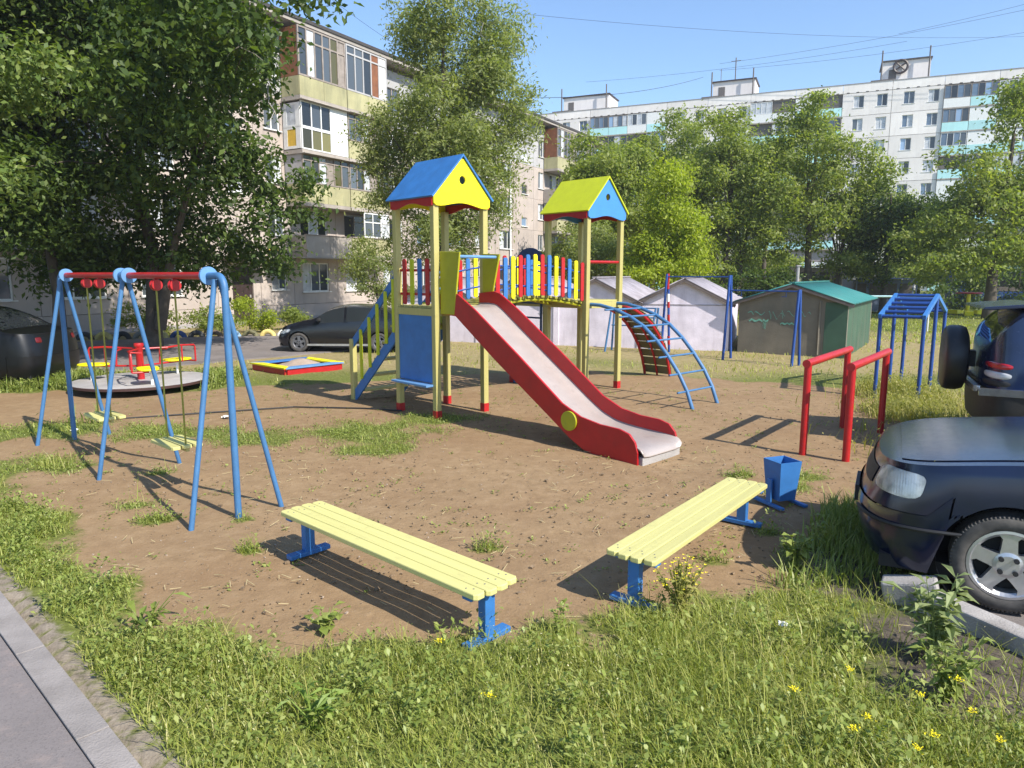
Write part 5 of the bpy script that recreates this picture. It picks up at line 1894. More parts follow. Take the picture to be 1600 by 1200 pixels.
def tree(label, loc, trunks, blobs, n, size, lmat, seed, group=None, aspect=0.5, per=26, spread=0.42, limbs=14, twigs=0, name='tree', r0=0.16, droop=0.25, shell=.55):
    t = thing(name, label, 'tree' if name == 'tree' else 'bush', loc, 0, group)
    n, size = int(n * 1.85), size * 0.68
    rb_ = random.Random(seed * 7 + 1)
    sub_ = []
    for b in blobs:
        w_ = b[6] if len(b) > 6 else 1.0
        sub_.append((b[0], b[1], b[2], b[3] * .55, b[4] * .55, b[5] * .55, .35 * w_))
        for k in range(int(8 + 3 * b[3])):
            u = Vector((rb_.gauss(0, 1), rb_.gauss(0, 1), rb_.gauss(0, 1) + .15)).normalized()
            f = rb_.uniform(.55, 1.0)
            q_ = rb_.uniform(.24, .44)
            sub_.append((b[0] + u.x * b[3] * f, b[1] + u.y * b[4] * f, b[2] + u.z * b[5] * f, b[3] * q_, b[4] * q_, b[5] * q_ * .75, w_))
    blobs = sub_
    spread *= .62
    V, F, cc = leaf_cloud(blobs, n, size, aspect, per, spread, seed=seed, droop=droop, shell=shell)
    fast_mesh('crown', V, F, lmat, t)
    rr = random.Random(seed)
    tops = []
    for (pts, r) in trunks:
        mb = MB()
        m = len(pts)
        mb.tube(pts, [r * (1.25 if i == 0 else 1) * (1 - 0.72 * i / (m - 1)) for i in range(m)], 9)
        tops.append((pts, r))
        # limbs leave the upper trunk for clump centres
        for k in range(limbs):
            c = Vector(cc[rr.randrange(len(cc))])
            i = rr.randrange(max(1, m // 2), m)
            p = Vector(pts[i])
            if c.z < p.z - 1.0: continue
            mid = p.lerp(c, 0.5) + Vector((rr.uniform(-.2, .2), rr.uniform(-.2, .2), rr.uniform(-.1, .3)))
            rb = r * (1 - 0.72 * i / (m - 1)) * 0.45
            mb.tube([p, mid, c], [rb, rb * .6, rb * .15], 5)
        mb.build('trunk', BARK, t, True)
    if twigs:
        tw = MB()
        for k in range(twigs):
            c = Vector(cc[rr.randrange(len(cc))])
            p = c
            dr = Vector((rr.uniform(-1, 1), rr.uniform(-1, .2), rr.uniform(-1, .2))).normalized()
            pts = [p]
            for j in range(5):
                dr = (dr + Vector((rr.uniform(-.4, .4), rr.uniform(-.4, .4), rr.uniform(-.5, .2)))).normalized()
                p = p + dr * 0.28
                pts.append(p)
                if rr.random() < .6:
                    q2 = (dr + Vector((rr.uniform(-1, 1), rr.uniform(-1, 1), rr.uniform(-.6, .4)))).normalized()
                    tw.tube([p, p + q2 * .25, p + q2 * .42 + Vector((0, 0, -.05))], [.008, .006, .003], 4)
            tw.tube(pts, [.016, .014, .012, .010, .008, .004], 5)
        tag(tw.build('dead_twigs', TWIG, t), kind='stuff')
    return t


# big maple over the courtyard road on the left
tree('big dark green maple with a forked trunk over the courtyard road, behind the swings', (-9.4, 18.6, 0),
     [([(0, 0, -.1), (0.05, 0, 1.2), (0.1, 0.1, 2.6), (-0.2, 0.1, 4.2), (-0.5, 0, 6.5), (-.6, 0, 9)], .20),
      ([(0.25, -.15, .6), (0.8, -.4, 2.4), (1.7, -.9, 4.4), (2.4, -1.6, 6.6)], .13)],
     [(-.5, 0, 7.5, 3.6, 3.2, 3.6), (1.8, -1.6, 8.6, 2.6, 2.4, 2.6), (2.2, -2.2, 6.2, 1.7, 1.8, 1.6), (-2.2, -.8, 4.7, 2.4, 2.2, 1.8), (1.2, -.5, 4.5, 2.3, 2.0, 1.5), (2.9, -.6, 4.3, 1.3, 1.4, 1.1),
      (0.4, 0.5, 3.2, 2.3, 1.6, .9, .8), (-1.2, -2, 10.5, 3.0, 3.0, 2.5), (2.9, .2, 3.1, 1.0, 1.1, .5, .7), (3.6, -2.6, 9.6, 1.2, 1.2, 1.2), (-1.6, .8, 2.6, 2.0, 1.4, .8, .8), (1.6, 1.2, 2.5, 1.7, 1.2, .7, .8), (-2.6, 1.2, 2.3, 1.9, 1.2, .7), (-.2, 1.6, 2.2, 2.2, 1.0, .6), (2.3, 1.4, 2.2, 1.6, 1.0, .6), (3.6, 0.2, 3.9, .9, 1.0, .9, .7), (4.6, -5.4, 7.6, 1.5, 1.5, 1.3), (3.8, -5, 6.2, 1.5, 1.5, 1.1), (2.7, -4.6, 5.3, 1.5, 1.4, 1.0)],  # the final, forward-lying blobs were added to shade the road
     50000, .23, LEAF_DARK, 1, aspect=.5, limbs=26, twigs=10, r0=.2)
tree('slim dark trunked tree left of the big maple, crown merging into it', (-11.6, 18.2, 0),
     [([(0, 0, -.1), (0, 0.1, 1.5), (-.2, .1, 3.5), (0, 0, 6), (.1, 0, 8.5)], .16)],
     [(0, 0, 7.4, 2.8, 2.6, 3.2), (-1.8, -1, 4.8, 2.1, 2, 1.8), (.5, -.6, 4.2, 1.8, 1.7, 1.3), (-.4, -1.2, 10, 2.6, 2.4, 2.2)],
     32000, .21, LEAF_DARK, 2, limbs=18, twigs=5)
# nearer tree reaching in from the left edge, sunlit sprays
tree('sunlit ash-leaved maple reaching in from the left edge of the yard', (-10.25, 9.9, 0),
     [([(0, 0, -.1), (0.05, 0, 1.5), (.3, .1, 3.4), (.6, .2, 5.5), (.7, .3, 8)], .17)],
     [(0.78, 0.17, 5.39, 2.26, 1.74, 2.09), (2.26, 0.26, 3.74, 0.96, 1.04, 0.7), (1.91, 0.09, 2.87, 1.13, 1.04, 0.65), (1.3, 0.0, 2.26, 1.13, 0.96, 0.48), (2.78, 0.52, 4.87, 1.3, 1.22, 0.7), (0.35, 0.35, 3.65, 1.57, 1.3, 1.13), (1.91, 0.7, 6.61, 1.74, 1.39, 1.04)],
     34000, .15, leaf_mat('sunlit_maple_leaves', [(0.15, (0.075, 0.125, 0.026)), (0.5, (0.135, 0.195, 0.044)), (0.85, (0.215, 0.255, 0.070))]), 3, limbs=20, twigs=14, spread=.33)
# tall overhead canopy that shades the road (its crown fills the top left of the picture)
tree('tall spreading tree whose crown hangs over the top left of the yard', (-14.5, 16.0, 0),
     [([(0, 0, -.1), (.1, 0, 2), (.4, -.2, 5), (1.0, -.5, 8), (1.6, -.8, 11)], .24)],
     [(2.5, -.5, 9.5, 4.2, 3.2, 2.6), (5.4, .5, 9.2, 2.5, 2.5, 2.0), (-1, 0, 7, 3.2, 3, 2.5), (4.0, 1.5, 12, 4, 3.5, 2), (-.8, -.6, 4.2, 2.2, 2.0, 1.3)],
     36000, .23, LEAF_DARK, 4, limbs=20, twigs=6)

# centre tree before the block
tree('tall grey-green willow-like tree rising behind the first play tower', (-2.7, 26.5, 0),
     [([(0, 0, -.1), (.1, 0, 1.6), (0, .1, 4), (.2, 0, 7), (.3, 0, 10.5)], .17)],
     [(.5, 0, 9.2, 2.4, 2.2, 2.6), (-.3, .1, 7.2, 2.3, 2.2, 1.8), (2.2, 0, 7.6, 1.6, 1.6, 1.9), (-1.5, 0, 6.0, 1.2, 1.3, 1.0), (.4, -.2, 5.2, 2.3, 2.0, 1.5), (2.4, -.2, 5.0, 1.1, 1.2, 1.3, .8), (.2, 0, 3.4, 1.9, 1.7, 1.2), (.9, 0, 11.2, 1.1, 1.1, 1.0), (-1.0, 0, 10.6, .8, .8, 1.0, .6), (2.0, 0, 10.0, 1.0, .9, .8, .6), (-1.7, .2, 4.5, 1.0, 1.0, .7, .5), (1.4, .4, 6.6, 1.6, 1.4, 1.4)],
     42000, .22, LEAF_GREY, 5, aspect=.34, limbs=22, twigs=5, spread=.40, droop=.5)
tree('round olive bush beside the stairs, against the apartment block', (-4.9, 25.6, 0), [([(0, 0, -.1), (.1, 0, 1.0), (0, 0, 2.0)], .07)],
     [(0, 0, 2.0, 1.05, 1.0, 1.0), (.5, 0, 1.1, .9, .9, .7), (-.2, 0, 2.9, .6, .6, .5)], 4200, .16, LEAF_GREY, 6, aspect=.4, limbs=8, spread=.28, name='bush')

# trees behind the garages
tree('bushy green tree behind the far tower, left of the lime-green tree', (3.5, 36.0, 0), [([(0, 0, -.1), (0, 0, 2), (.2, 0, 4), (.1, 0, 7)], .17)],
     [(.5, 0, 5.9, 1.6, 1.7, 1.5), (1.4, 0, 7.2, 2.0, 1.9, 1.8), (1.0, 0, 4.2, 2.1, 2.0, 1.5), (2.4, 0, 5.4, 1.7, 1.6, 1.8)], 15000, .26, LEAF_MID, 7, limbs=14, spread=.45)
tree('small lime-green sunlit tree behind the pale garages', (6.0, 28.5, 0), [([(0, 0, -.1), (0, 0, 1.5), (0, 0, 3.5), (0, 0, 5.5)], .10)],
     [(.1, 0, 5.0, 1.1, 1.1, 1.5), (.1, 0, 3.4, 1.5, 1.4, 1.3), (-.5, 0, 2.2, 1.2, 1.2, .8), (.9, 0, 2.3, 1.1, 1.1, .9)], 10000, .21, LEAF_LIME, 8, limbs=10, spread=.34)
tree('dark leafy tree behind the second pale garage, right of the lime-green tree', (11.0, 37.5, 0), [([(0, 0, -.1), (.1, 0, 2.5), (.2, 0, 5), (.2, 0, 8)], .20), ([(.8, .2, -.1), (1.0, .2, 2.5), (1.3, .2, 5.0)], .13)],
     [(-.6, 0, 8.0, 2.0, 1.9, 2.0), (-1.4, 0, 5.6, 2.1, 2.0, 1.9), (1.0, 0, 6.4, 1.9, 1.9, 1.9), (.4, 0, 4.0, 2.3, 2.1, 1.4), (.1, 0, 9.3, 1.0, 1.0, 1.1), (-1, 0, 2.6, 1.6, 1.5, .9)], 15000, .26, LEAF_MID, 9, limbs=16, twigs=4, spread=.45)
tree('broad dark green tree with visible dark trunks above the brown garage', (15.4, 37.0, 0), [([(0, 0, -.1), (-.2, 0, 2.5), (-.3, 0, 5), (-.1, 0, 8.5)], .22), ([(1.3, .2, -.1), (1.5, .2, 2.5), (1.8, .2, 5.5)], .15)],
     [(-.6, 0, 8.2, 2.3, 2.2, 2.0), (1.4, 0, 7.0, 2.0, 2.0, 2.2), (-1.8, 0, 5.8, 1.7, 1.7, 1.6), (2.2, 0, 4.6, 1.4, 1.4, 1.2), (.2, 0, 4.8, 2.1, 2.0, 1.3), (-.3, 0, 10, 1.0, 1.0, .8), (1.8, 0, 2.8, 1.6, 1.5, .9), (-2.4, 0, 3.4, 1.4, 1.4, 1.0)], 17000, .26, LEAF_MID, 10, limbs=18, twigs=4, spread=.45)
tree('thin feathery tree between the brown garage and the big right-hand tree', (21.5, 43.0, 0), [([(0, 0, -.1), (0, 0, 2), (0, 0, 4), (.1, 0, 6.5)], .12)],
     [(-.8, 0, 6.2, 1.6, 1.5, 1.3), (0, 0, 4.4, 1.5, 1.4, 1.2), (1.4, 0, 5.4, 1.3, 1.3, 1.2)], 6000, .26, LEAF_GREY, 11, limbs=12, twigs=6, spread=.45)
tree('large dark green tree filling the right edge behind the climbing rack', (21.4, 32.0, 0), [([(0, 0, -.1), (0, 0, 2.4), (.2, 0, 5), (.3, 0, 8)], .24)],
     [(.9, 0, 8.2, 1.7, 1.7, 2.2), (-1.6, 0, 5.2, 2.2, 2.0, 2.0), (2.6, 0, 6.3, 2.4, 2.2, 2.2), (.4, 0, 4.2, 2.6, 2.4, 1.8), (-2.6, 0, 3.2, 1.6, 1.6, 1.5), (3.0, 0, 3.2, 2.4, 2.2, 1.5), (-.4, -.2, 2.6, 2.0, 1.8, 1.0)], 21000, .26, LEAF_MID, 12, limbs=18, spread=.45)
tree('dark rounded tree behind and left of the large right-hand tree', (19.2, 37.0, 0), [([(0, 0, -.1), (0, 0, 2), (0, 0, 4), (0, 0, 6)], .16)],
     [(0, 0, 5.4, 1.7, 1.6, 1.8), (-.3, 0, 3.2, 2.0, 1.9, 1.5), (1.2, 0, 4.2, 1.6, 1.5, 1.6)], 9000, .25, LEAF_DARK, 13, limbs=10, spread=.42)
tree('feathery grey-green tree tops farther back behind the far tower', (9.0, 46.0, 0), [([(0, 0, -.1), (0, 0, 3), (.2, 0, 7), (0, 0, 10)], .18)],
     [(-1.5, 0, 8.6, 2.4, 2.0, 2.0), (1.6, 0, 9.4, 2.0, 2.0, 2.2), (0, 0, 6, 3.2, 2.6, 2.2), (3.6, 0, 8, 1.8, 1.8, 2.2)], 13000, .30, LEAF_MID, 14, limbs=12, spread=.5)
tree('tall feathery tree behind the broad tree above the brown garage', (17.5, 50.0, 0), [([(0, 0, -.1), (0, 0, 3), (.2, 0, 7), (0, 0, 10)], .18)],
     [(-2.2, 0, 9.4, 2.2, 2.0, 2.4), (1.2, 0, 9.0, 2.4, 2.0, 2.2), (0, 0, 6, 3.4, 2.6, 2.2), (3.4, 0, 6.6, 2.0, 1.8, 2.0)], 13000, .30, LEAF_MID, 15, limbs=12, spread=.5)
tree('low green tree tucked behind the second tower and garage roofs', (3.3, 30.5, 0), [([(0, 0, -.1), (0, 0, 1.5), (0, 0, 3.4)], .10)],
     [(0, 0, 3.3, 1.3, 1.2, 1.1), (.9, 0, 2.4, 1.1, 1.1, .9), (-.6, 0, 2.0, .7, .8, .8)], 6000, .19, LEAF_GREY, 16, aspect=.4, limbs=8, twigs=4, spread=.34)
for i, (x, y, r_, h_, lb) in enumerate(((4.6, 52, 3.4, 5.2, 'dense low green tree seen under the crowns behind the far tower'), (11.5, 54, 3.8, 5.4, 'dense low green tree filling the gap behind the lime-green tree'),
                                    (18.2, 56, 3.6, 5.0, 'dense low green tree behind the trunks above the brown garage'), (29.5, 52, 3.8, 6.0, 'dense green tree far behind the large right-hand tree'), (36.5, 50, 4.0, 6.5, 'dense green tree at the right edge behind the long blue stall'))):
    tree(lb, (x, y, 0), [([(0, 0, -.1), (0, 0, 1.2), (0.1, 0, h_ * .8)], .15)], [(0, 0, h_ * .62, r_, r_ * .7, h_ * .36), (-r_ * .5, 0, h_ * .35, r_ * .7, r_ * .6, h_ * .3), (r_ * .5, 0, h_ * .35, r_ * .7, r_ * .6, h_ * .3)], 9000, .34, LEAF_MID, 60 + i, limbs=8, spread=.5)
# shrubs along the block and hedge far right
for i, (x, y, r_, h_, lb) in enumerate(((-9.0, 24.4, .8, .9, 'yellow-green flower bed shrub right of the entrance door'), (-10.2, 23.6, .8, .7, 'low dark shrub behind the painted tyres, by the entrance door'),
                                    (-12.0, 23.4, .9, .8, 'dark shrub behind the tyres under the big maple'), (-7.9, 25.6, .6, .6, 'small shrub by the wall left of the black hatchback'))):
    tree(lb, (x, y, 0), [([(0, 0, -.1), (0, 0, .3), (0, 0, h_)], .03)], [(0, 0, h_ * .7, r_, r_ * .8, h_ * .6), (.5 * r_, 0, h_ * .5, r_ * .7, r_ * .6, h_ * .5)], 1500, .13, LEAF_MID if i else LEAF_LIME, 30 + i, limbs=5, spread=.2, name='bush')
for i, (x, y, r_, h_, lb) in enumerate(((24.5, 40, 2.2, 2.2, 'dark hedge-like bush behind the blue stall roof on the far lawn'), (29, 41, 2.4, 2.4, 'dark bush at the far right behind the lawn'), (17.5, 44, 2.0, 1.8, 'bush under the thin feathery tree behind the goal frame'), (12.2, 35.2, 1.7, 1.9, 'dark bush behind the ridge of the brown garage'), (33.5, 40, 2.4, 2.6, 'dark bush beyond the tail of the off-road car'),
                                       (8.6, 34.5, 1.5, 1.6, 'dark bush behind the roof of the second pale garage'))):
    tree(lb, (x, y, 0), [([(0, 0, -.1), (0, 0, .3), (0, 0, h_)], .05)], [(0, 0, h_ * .65, r_, r_ * .8, h_ * .6), (.6 * r_, 0, h_ * .5, r_ * .7, r_ * .6, h_ * .5)], 2600, .24, LEAF_DARK, 40 + i, limbs=5, spread=.35, name='bush')

# ------------------------------------------------------------------ grass and weeds
GRASS = leaf_mat('grass_blades', [(0.1, (0.165, 0.210, 0.032)), (0.45, (0.285, 0.325, 0.058)), (0.72, (0.390, 0.390, 0.098)), (0.93, (0.56, 0.49, 0.25))], 0.38, .5)
WEED = leaf_mat('weed_leaves', [(0.15, (0.130, 0.180, 0.036)), (0.5, (0.230, 0.280, 0.060)), (0.9, (0.350, 0.370, 0.120))], 0.30, .45)
DRYW = leaf_mat('dry_yellow_weeds', [(0.1, (0.16, 0.18, 0.035)), (0.5, (0.28, 0.28, 0.065)), (0.9, (0.44, 0.38, 0.14))], 0.35, .6)


def ground_z(P):
    return ground_fields(P)[4]


def scatter(n, x0, x1, y0, y1, dens, seed):
    r = np.random.default_rng(seed)
    P = np.column_stack([r.uniform(x0, x1, n), r.uniform(y0, y1, n)])
    P = P[np.hypot(P[:, 0] + 6.55, P[:, 1] - 12.42) > 1.16]
    n = len(P)
    keep = r.random(n) < dens(P)
    return P[keep], r


def blades(name, P, r, hmin, hmax, w, mat, lean=0.5, patchy=True):
    n = len(P)
    z = ground_z(P)
    h = r.uniform(hmin, hmax, n) * (0.75 + 0.5 * np.clip(vnoise(P[:, 0], P[:, 1], 2.5, 23) * .5 + .5, 0, 1))
    a = r.uniform(0, 2 * np.pi, n)
    dx, dy = np.cos(a), np.sin(a)
    ln = h * lean * r.uniform(.2, 1.4, n)
    ww = w * r.uniform(.6, 1.4, n)
    base = np.column_stack([P, z - 0.01])
    side = np.column_stack([-dy, dx, np.zeros(n)])
    mid = base + np.column_stack([dx * ln * .35, dy * ln * .35, h * .6])
    tip = base + np.column_stack([dx * ln, dy * ln, h])
    V = np.stack([base - side * ww[:, None] / 2, base + side * ww[:, None] / 2, mid + side * ww[:, None] * .42, mid - side * ww[:, None] * .42, tip + side * ww[:, None] * .06, tip - side * ww[:, None] * .06], 1).reshape(-1, 3)
    i = np.arange(n) * 6
    F = np.concatenate([np.column_stack([i, i + 1, i + 2, i + 3]), np.column_stack([i + 3, i + 2, i + 4, i + 5])])
    return V, F


def broad(P, r, smin, smax, rise=0.5, hmax=0.08, wid=.30):
    """small folded broad leaves held at low heights"""
    n = len(P)
    z = ground_z(P) + r.uniform(0.0, 1, n) ** 1.5 * hmax
    s = r.uniform(smin, smax, n)
    a = r.uniform(0, 2 * np.pi, n)
    el = r.uniform(-.1, 1, n) * rise
    t = np.column_stack([np.cos(a) * np.cos(el), np.sin(a) * np.cos(el), np.sin(el)])
    sd_ = np.column_stack([-np.sin(a), np.cos(a), r.uniform(-.3, .3, n)])
    c = np.column_stack([P, z])
    up = np.array([0, 0, 1.0])
    V = np.stack([c, c + t * (s * .55)[:, None] + sd_ * (s * wid)[:, None] + up * (s * .1)[:, None], c + t * s[:, None], c + t * (s * .55)[:, None] - sd_ * (s * wid)[:, None] + up * (s * .1)[:, None]], 1).reshape(-1, 3)
    return V, np.arange(4 * n).reshape(-1, 4)


def join(parts):
    V, F, o = [], [], 0
    for v, f in parts:
        V.append(v); F.append(f + o); o += len(v)
    return np.concatenate(V), np.concatenate(F)


def dens_fore(P):
    d, dry_, soil_, edge_, h = ground_fields(P)
    k = kerb_dist(P)
    g = np.clip((0.42 - d) / 0.3, 0, 1) * (k < -0.10 - .1 * (vnoise(P[:, 0], P[:, 1], 4, 8) > .2)) * (sd_poly(P, PARK) > 0.02)
    g = g * (1 - 0.88 * np.clip(soil_ * 1.6, 0, 1))
    cl = np.clip(0.45 + 0.75 * vnoise(P[:, 0], P[:, 1], 2.1, 30) + .3 * vnoise(P[:, 0], P[:, 1], 7, 14), 0.42, 1)
    return g * cl


P, r = scatter(330000, -5.2, 4.2, 2.3, 8.2, lambda P: dens_fore(P) * np.clip(1.25 - (P[:, 1] - 2.3) / 5.0, .25, 1), 51)
g1 = blades('g', P, r, .03, .115, .0042, GRASS, 1.15)
P, r = scatter(22000, -5.2, 4.2, 2.3, 7.5, lambda P: dens_fore(P) * (vnoise(P[:, 0], P[:, 1], 1.6, 6) > .15), 52)
g2 = blades('g', P, r, .10, .20, .0050, GRASS, .9)
tag(fast_mesh('grass', *join([g1, g2]), GRASS), kind='stuff')
P, r = scatter(260000, -5.2, 4.2, 2.3, 7.0, lambda P: dens_fore(P) * np.clip(.65 + .8 * vnoise(P[:, 0], P[:, 1], 1.3, 12), 0.2, 1), 53)
w1 = broad(P, r, .012, .040, 1.2, .12, .17)
P, r = scatter(17000, -5.2, 4.2, 2.3, 7.5, lambda P: dens_fore(P) * np.clip(.35 + .9 * vnoise(P[:, 0], P[:, 1], 1.7, 22), 0.05, 1), 63)
w0 = broad(P, r, .02, .055, .8, .11, .26)
# leafy creeping weeds beside the path kerb (left)
P, r = scatter(60000, -4.6, -1.0, 2.4, 6.0, lambda P: dens_fore(P) * np.exp(-((kerb_dist(P) + .38) / .28) ** 2), 54)
w2 = broad(P, r, .016, .042, .9, .13, .24)
C_, r = scatter(900, -4.6, 3.6, 2.35, 6.4, lambda P: (dens_fore(P) > .2) * .55, 66)
P = np.repeat(C_, 55, 0) + r.normal(size=(len(C_) * 55, 2)) * np.repeat(r.uniform(.02, .07, len(C_)), 55)[:, None]
keep = (kerb_dist(P) < -.06) & (sd_poly(P, PARK) > .02)
w3 = broad(P[keep], r, .016, .046, 1.0, .19, .26)
tag(fast_mesh('weeds', *join([w0, w1, w2, w3]), WEED), kind='stuff')


P, r = scatter(16000, -5.2, 4.2, 2.3, 8.0, lambda P: dens_fore(P) * np.clip(.1 + vnoise(P[:, 0], P[:, 1], 1.5, 33), 0, 1), 65)
tag(fast_mesh('dry_stalks', *blades('k', P, r, .05, .22, .0045, DRYW, .8), DRYW), kind='stuff')


def dens_patch(P):
    m = np.zeros(len(P))
    for (px, py, rx, ry) in PATCH:
        d = np.sqrt(((P[:, 0] - px) / rx) ** 2 + ((P[:, 1] - py) / ry) ** 2) + .3 * vnoise(P[:, 0], P[:, 1], 7, 17)
        m = np.maximum(m, np.clip(1.15 - d, 0, 1))
    return m * np.clip(.6 + .6 * vnoise(P[:, 0], P[:, 1], 6, 2), .1, 1)


P, r = scatter(230000, -7.2, 3.6, 4.4, 11, dens_patch, 55)
p1 = broad(P, r, .014, .038, .8, .05, .22)
P, r = scatter(150000, -7.2, 3.6, 4.4, 11, dens_patch, 56)
p2 = blades('p', P, r, .015, .06, .007, GRASS, .9)
# single sprigs all over the bare earth
P, r = scatter(700, -6.5, 5, 4.2, 13, lambda P: np.full(len(P), 1.0), 57)
P = np.repeat(P, 9, 0) + r.normal(size=(len(P) * 9, 2)) * .028
p3 = broad(P, r, .012, .035, .8, .02)
tag(fast_mesh('low_weed_patches', *join([p1, p2, p3]), WEED), kind='stuff')


def dens_back(P):
    d, dry_, soil_, edge_, h = ground_fields(P)
    road = sd_poly(P, ROAD)
    return np.clip((0.5 - d) / .3, 0, 1) * (road > .1) * np.clip(.35 + .8 * vnoise(P[:, 0], P[:, 1], 1.1, 19), 0.05, 1) * (sd_poly(P, PARK) > .05)


P, r = scatter(42000, -14, 12, 7.5, 24, lambda P: dens_back(P) * np.clip(1.4 - (P[:, 1] - 7) / 16, .15, 1), 58)
b1 = blades('b', P, r, .03, .10, .014, GRASS, .9)
P, r = scatter(60000, 9, 34, 18, 42, lambda P: np.clip(.4 + .7 * vnoise(P[:, 0], P[:, 1], .6, 19), 0.1, 1), 59)
b2 = blades('b', P, r, .04, .10, .03, GRASS, .9)
tag(fast_mesh('rough_grass', *join([b1, b2]), GRASS), kind='stuff')
# tall yellow-green weeds along the right edge, under the off-road car


def dens_right(P):
    x, y = P[:, 0], P[:, 1]
    lane = np.exp(-((x - (4.9 + (y - 8.0) * .42)) / .62) ** 2) * np.clip((y - 6.4) / 1.0, 0, 1) * np.clip((13.5 - y) / 2, 0, 1)
    return np.clip(lane * (.6 + .9 * vnoise(x, y, 2.6, 9)), 0, 1)


P, r = scatter(60000, 3.6, 8.5, 6.4, 13.5, dens_right, 60)
d1 = blades('d', P, r, .06, .26, .010, DRYW, .8)
P2 = np.repeat(P[::2], 2, 0) + r.normal(size=(len(P[::2]) * 2, 2)) * .03
d2 = broad(P2, r, .02, .05, 1.0, .30)
tag(fast_mesh('tall_dry_weeds', *join([d1, d2]), DRYW), kind='stuff')
# grass in the sedan's shade and at the far left edge of the sandy ground
P, r = scatter(30000, 1.5, 3.6, 4.3, 6.6, lambda P: np.clip(1 - np.abs(P[:, 0] - (2.15 + (P[:, 1] - 4.5) * .62)) / .40, 0, 1) * np.clip((6.2 - P[:, 1]) / .8, 0, 1) * np.clip(.5 + .8 * vnoise(P[:, 0], P[:, 1], 3, 9), .1, 1), 61)
s1 = blades('s', P, r, .05, .20, .010, WEED, .7)
P, r = scatter(26000, -10, -5.2, 9.4, 14, lambda P: np.clip((.55 - ground_fields(P)[0]) / .3, 0, 1) * (sd_poly(P, ROAD) > .05) * np.clip(.5 + .9 * vnoise(P[:, 0], P[:, 1], 2, 4), .08, 1), 62)
s2 = blades('s', P, r, .06, .26, .016, WEED, .7)
s3 = broad(P, r, .04, .09, .9, .18)
tag(fast_mesh('edge_weeds', *join([s1, s2, s3]), WEED), kind='stuff')

# litter of small stones and straw on the earth
r = np.random.default_rng(77)
mb = MB()
for k in range(900):
    x, y = r.uniform(-6.5, 5.2), r.uniform(3.7, 14) if k % 3 else r.uniform(3.7, 8)
    if sd_poly(np.array([[x, y]]), DIRT)[0] > .2: continue
    s = r.uniform(.003, .009) * (1 if k % 12 else 1.8)
    a = r.uniform(0, 6.28)
    mb.box((x, y, .004 + s * .2), (s * 1.6, s, s * .8), rz=a, M=Matrix.Rotation(a, 4, 'Z') @ Matrix.Rotation(r.uniform(-.4, .4), 4, 'X'))
tag(mb.build('gravel', paint('pale_gravel', (0.33, 0.26, 0.20), .9, .5, 40)), kind='stuff')
mb = MB()
for k in range(420):
    x, y = r.uniform(-4, 3.2), r.uniform(3.0, 8)
    if kerb_dist(np.array([[x, y]]))[0] > -.2: continue
    a = r.uniform(0, 6.28); L_ = r.uniform(.03, .11)
    mb.bar((x, y, .014), (x + L_ * math.cos(a), y + L_ * math.sin(a), .020 + r.uniform(0, .012)), .003, .002)
tag(mb.build('straw', paint('dry_straw', (0.46, 0.38, 0.20), .9, .3)), kind='stuff')

mb = MB()
for k in range(5200):
    y = 3.7 + 8.5 * r.random() ** 1.7
    x = r.uniform(-5.5, 5.0)
    if sd_poly(np.array([[x, y]]), DIRT)[0] > .1: continue
    s = r.uniform(.004, .013) * (1 if k % 15 else 1.8)
    a = r.uniform(0, 6.28)
    mb.box((x, y, .002 + s * .15), (s * 1.5, s, s * .7), M=Matrix.Rotation(a, 4, 'Z') @ Matrix.Rotation(r.uniform(-.5, .5), 4, 'X'))
tag(mb.build('earth_clods', paint('earth_clod', (0.21, 0.145, 0.085), .95, .4, 40)), kind='stuff')
# pale seed heads over the foreground grass
P, r = scatter(26000, -4.6, 3.4, 2.3, 6.0, lambda P: dens_fore(P) * np.clip(.2 + vnoise(P[:, 0], P[:, 1], 1.9, 27), 0, 1), 64)
z = ground_z(P) + r.uniform(.07, .19, len(P))
c = np.column_stack([P, z])
a = r.normal(size=c.shape); a /= np.linalg.norm(a, axis=1)[:, None]
b = r.normal(size=c.shape); b /= np.linalg.norm(b, axis=1)[:, None]
s = r.uniform(.003, .007, len(P))[:, None]
V = np.stack([c - a * s, c + b * s * .5, c + a * s, c - b * s * .5], 1).reshape(-1, 3)
tag(fast_mesh('seed_heads', V, np.arange(len(V)).reshape(-1, 4), leaf_mat('pale_seed_head', [(.2, (.40, .40, .16)), (.8, (.66, .60, .36))], .3)), kind='stuff')

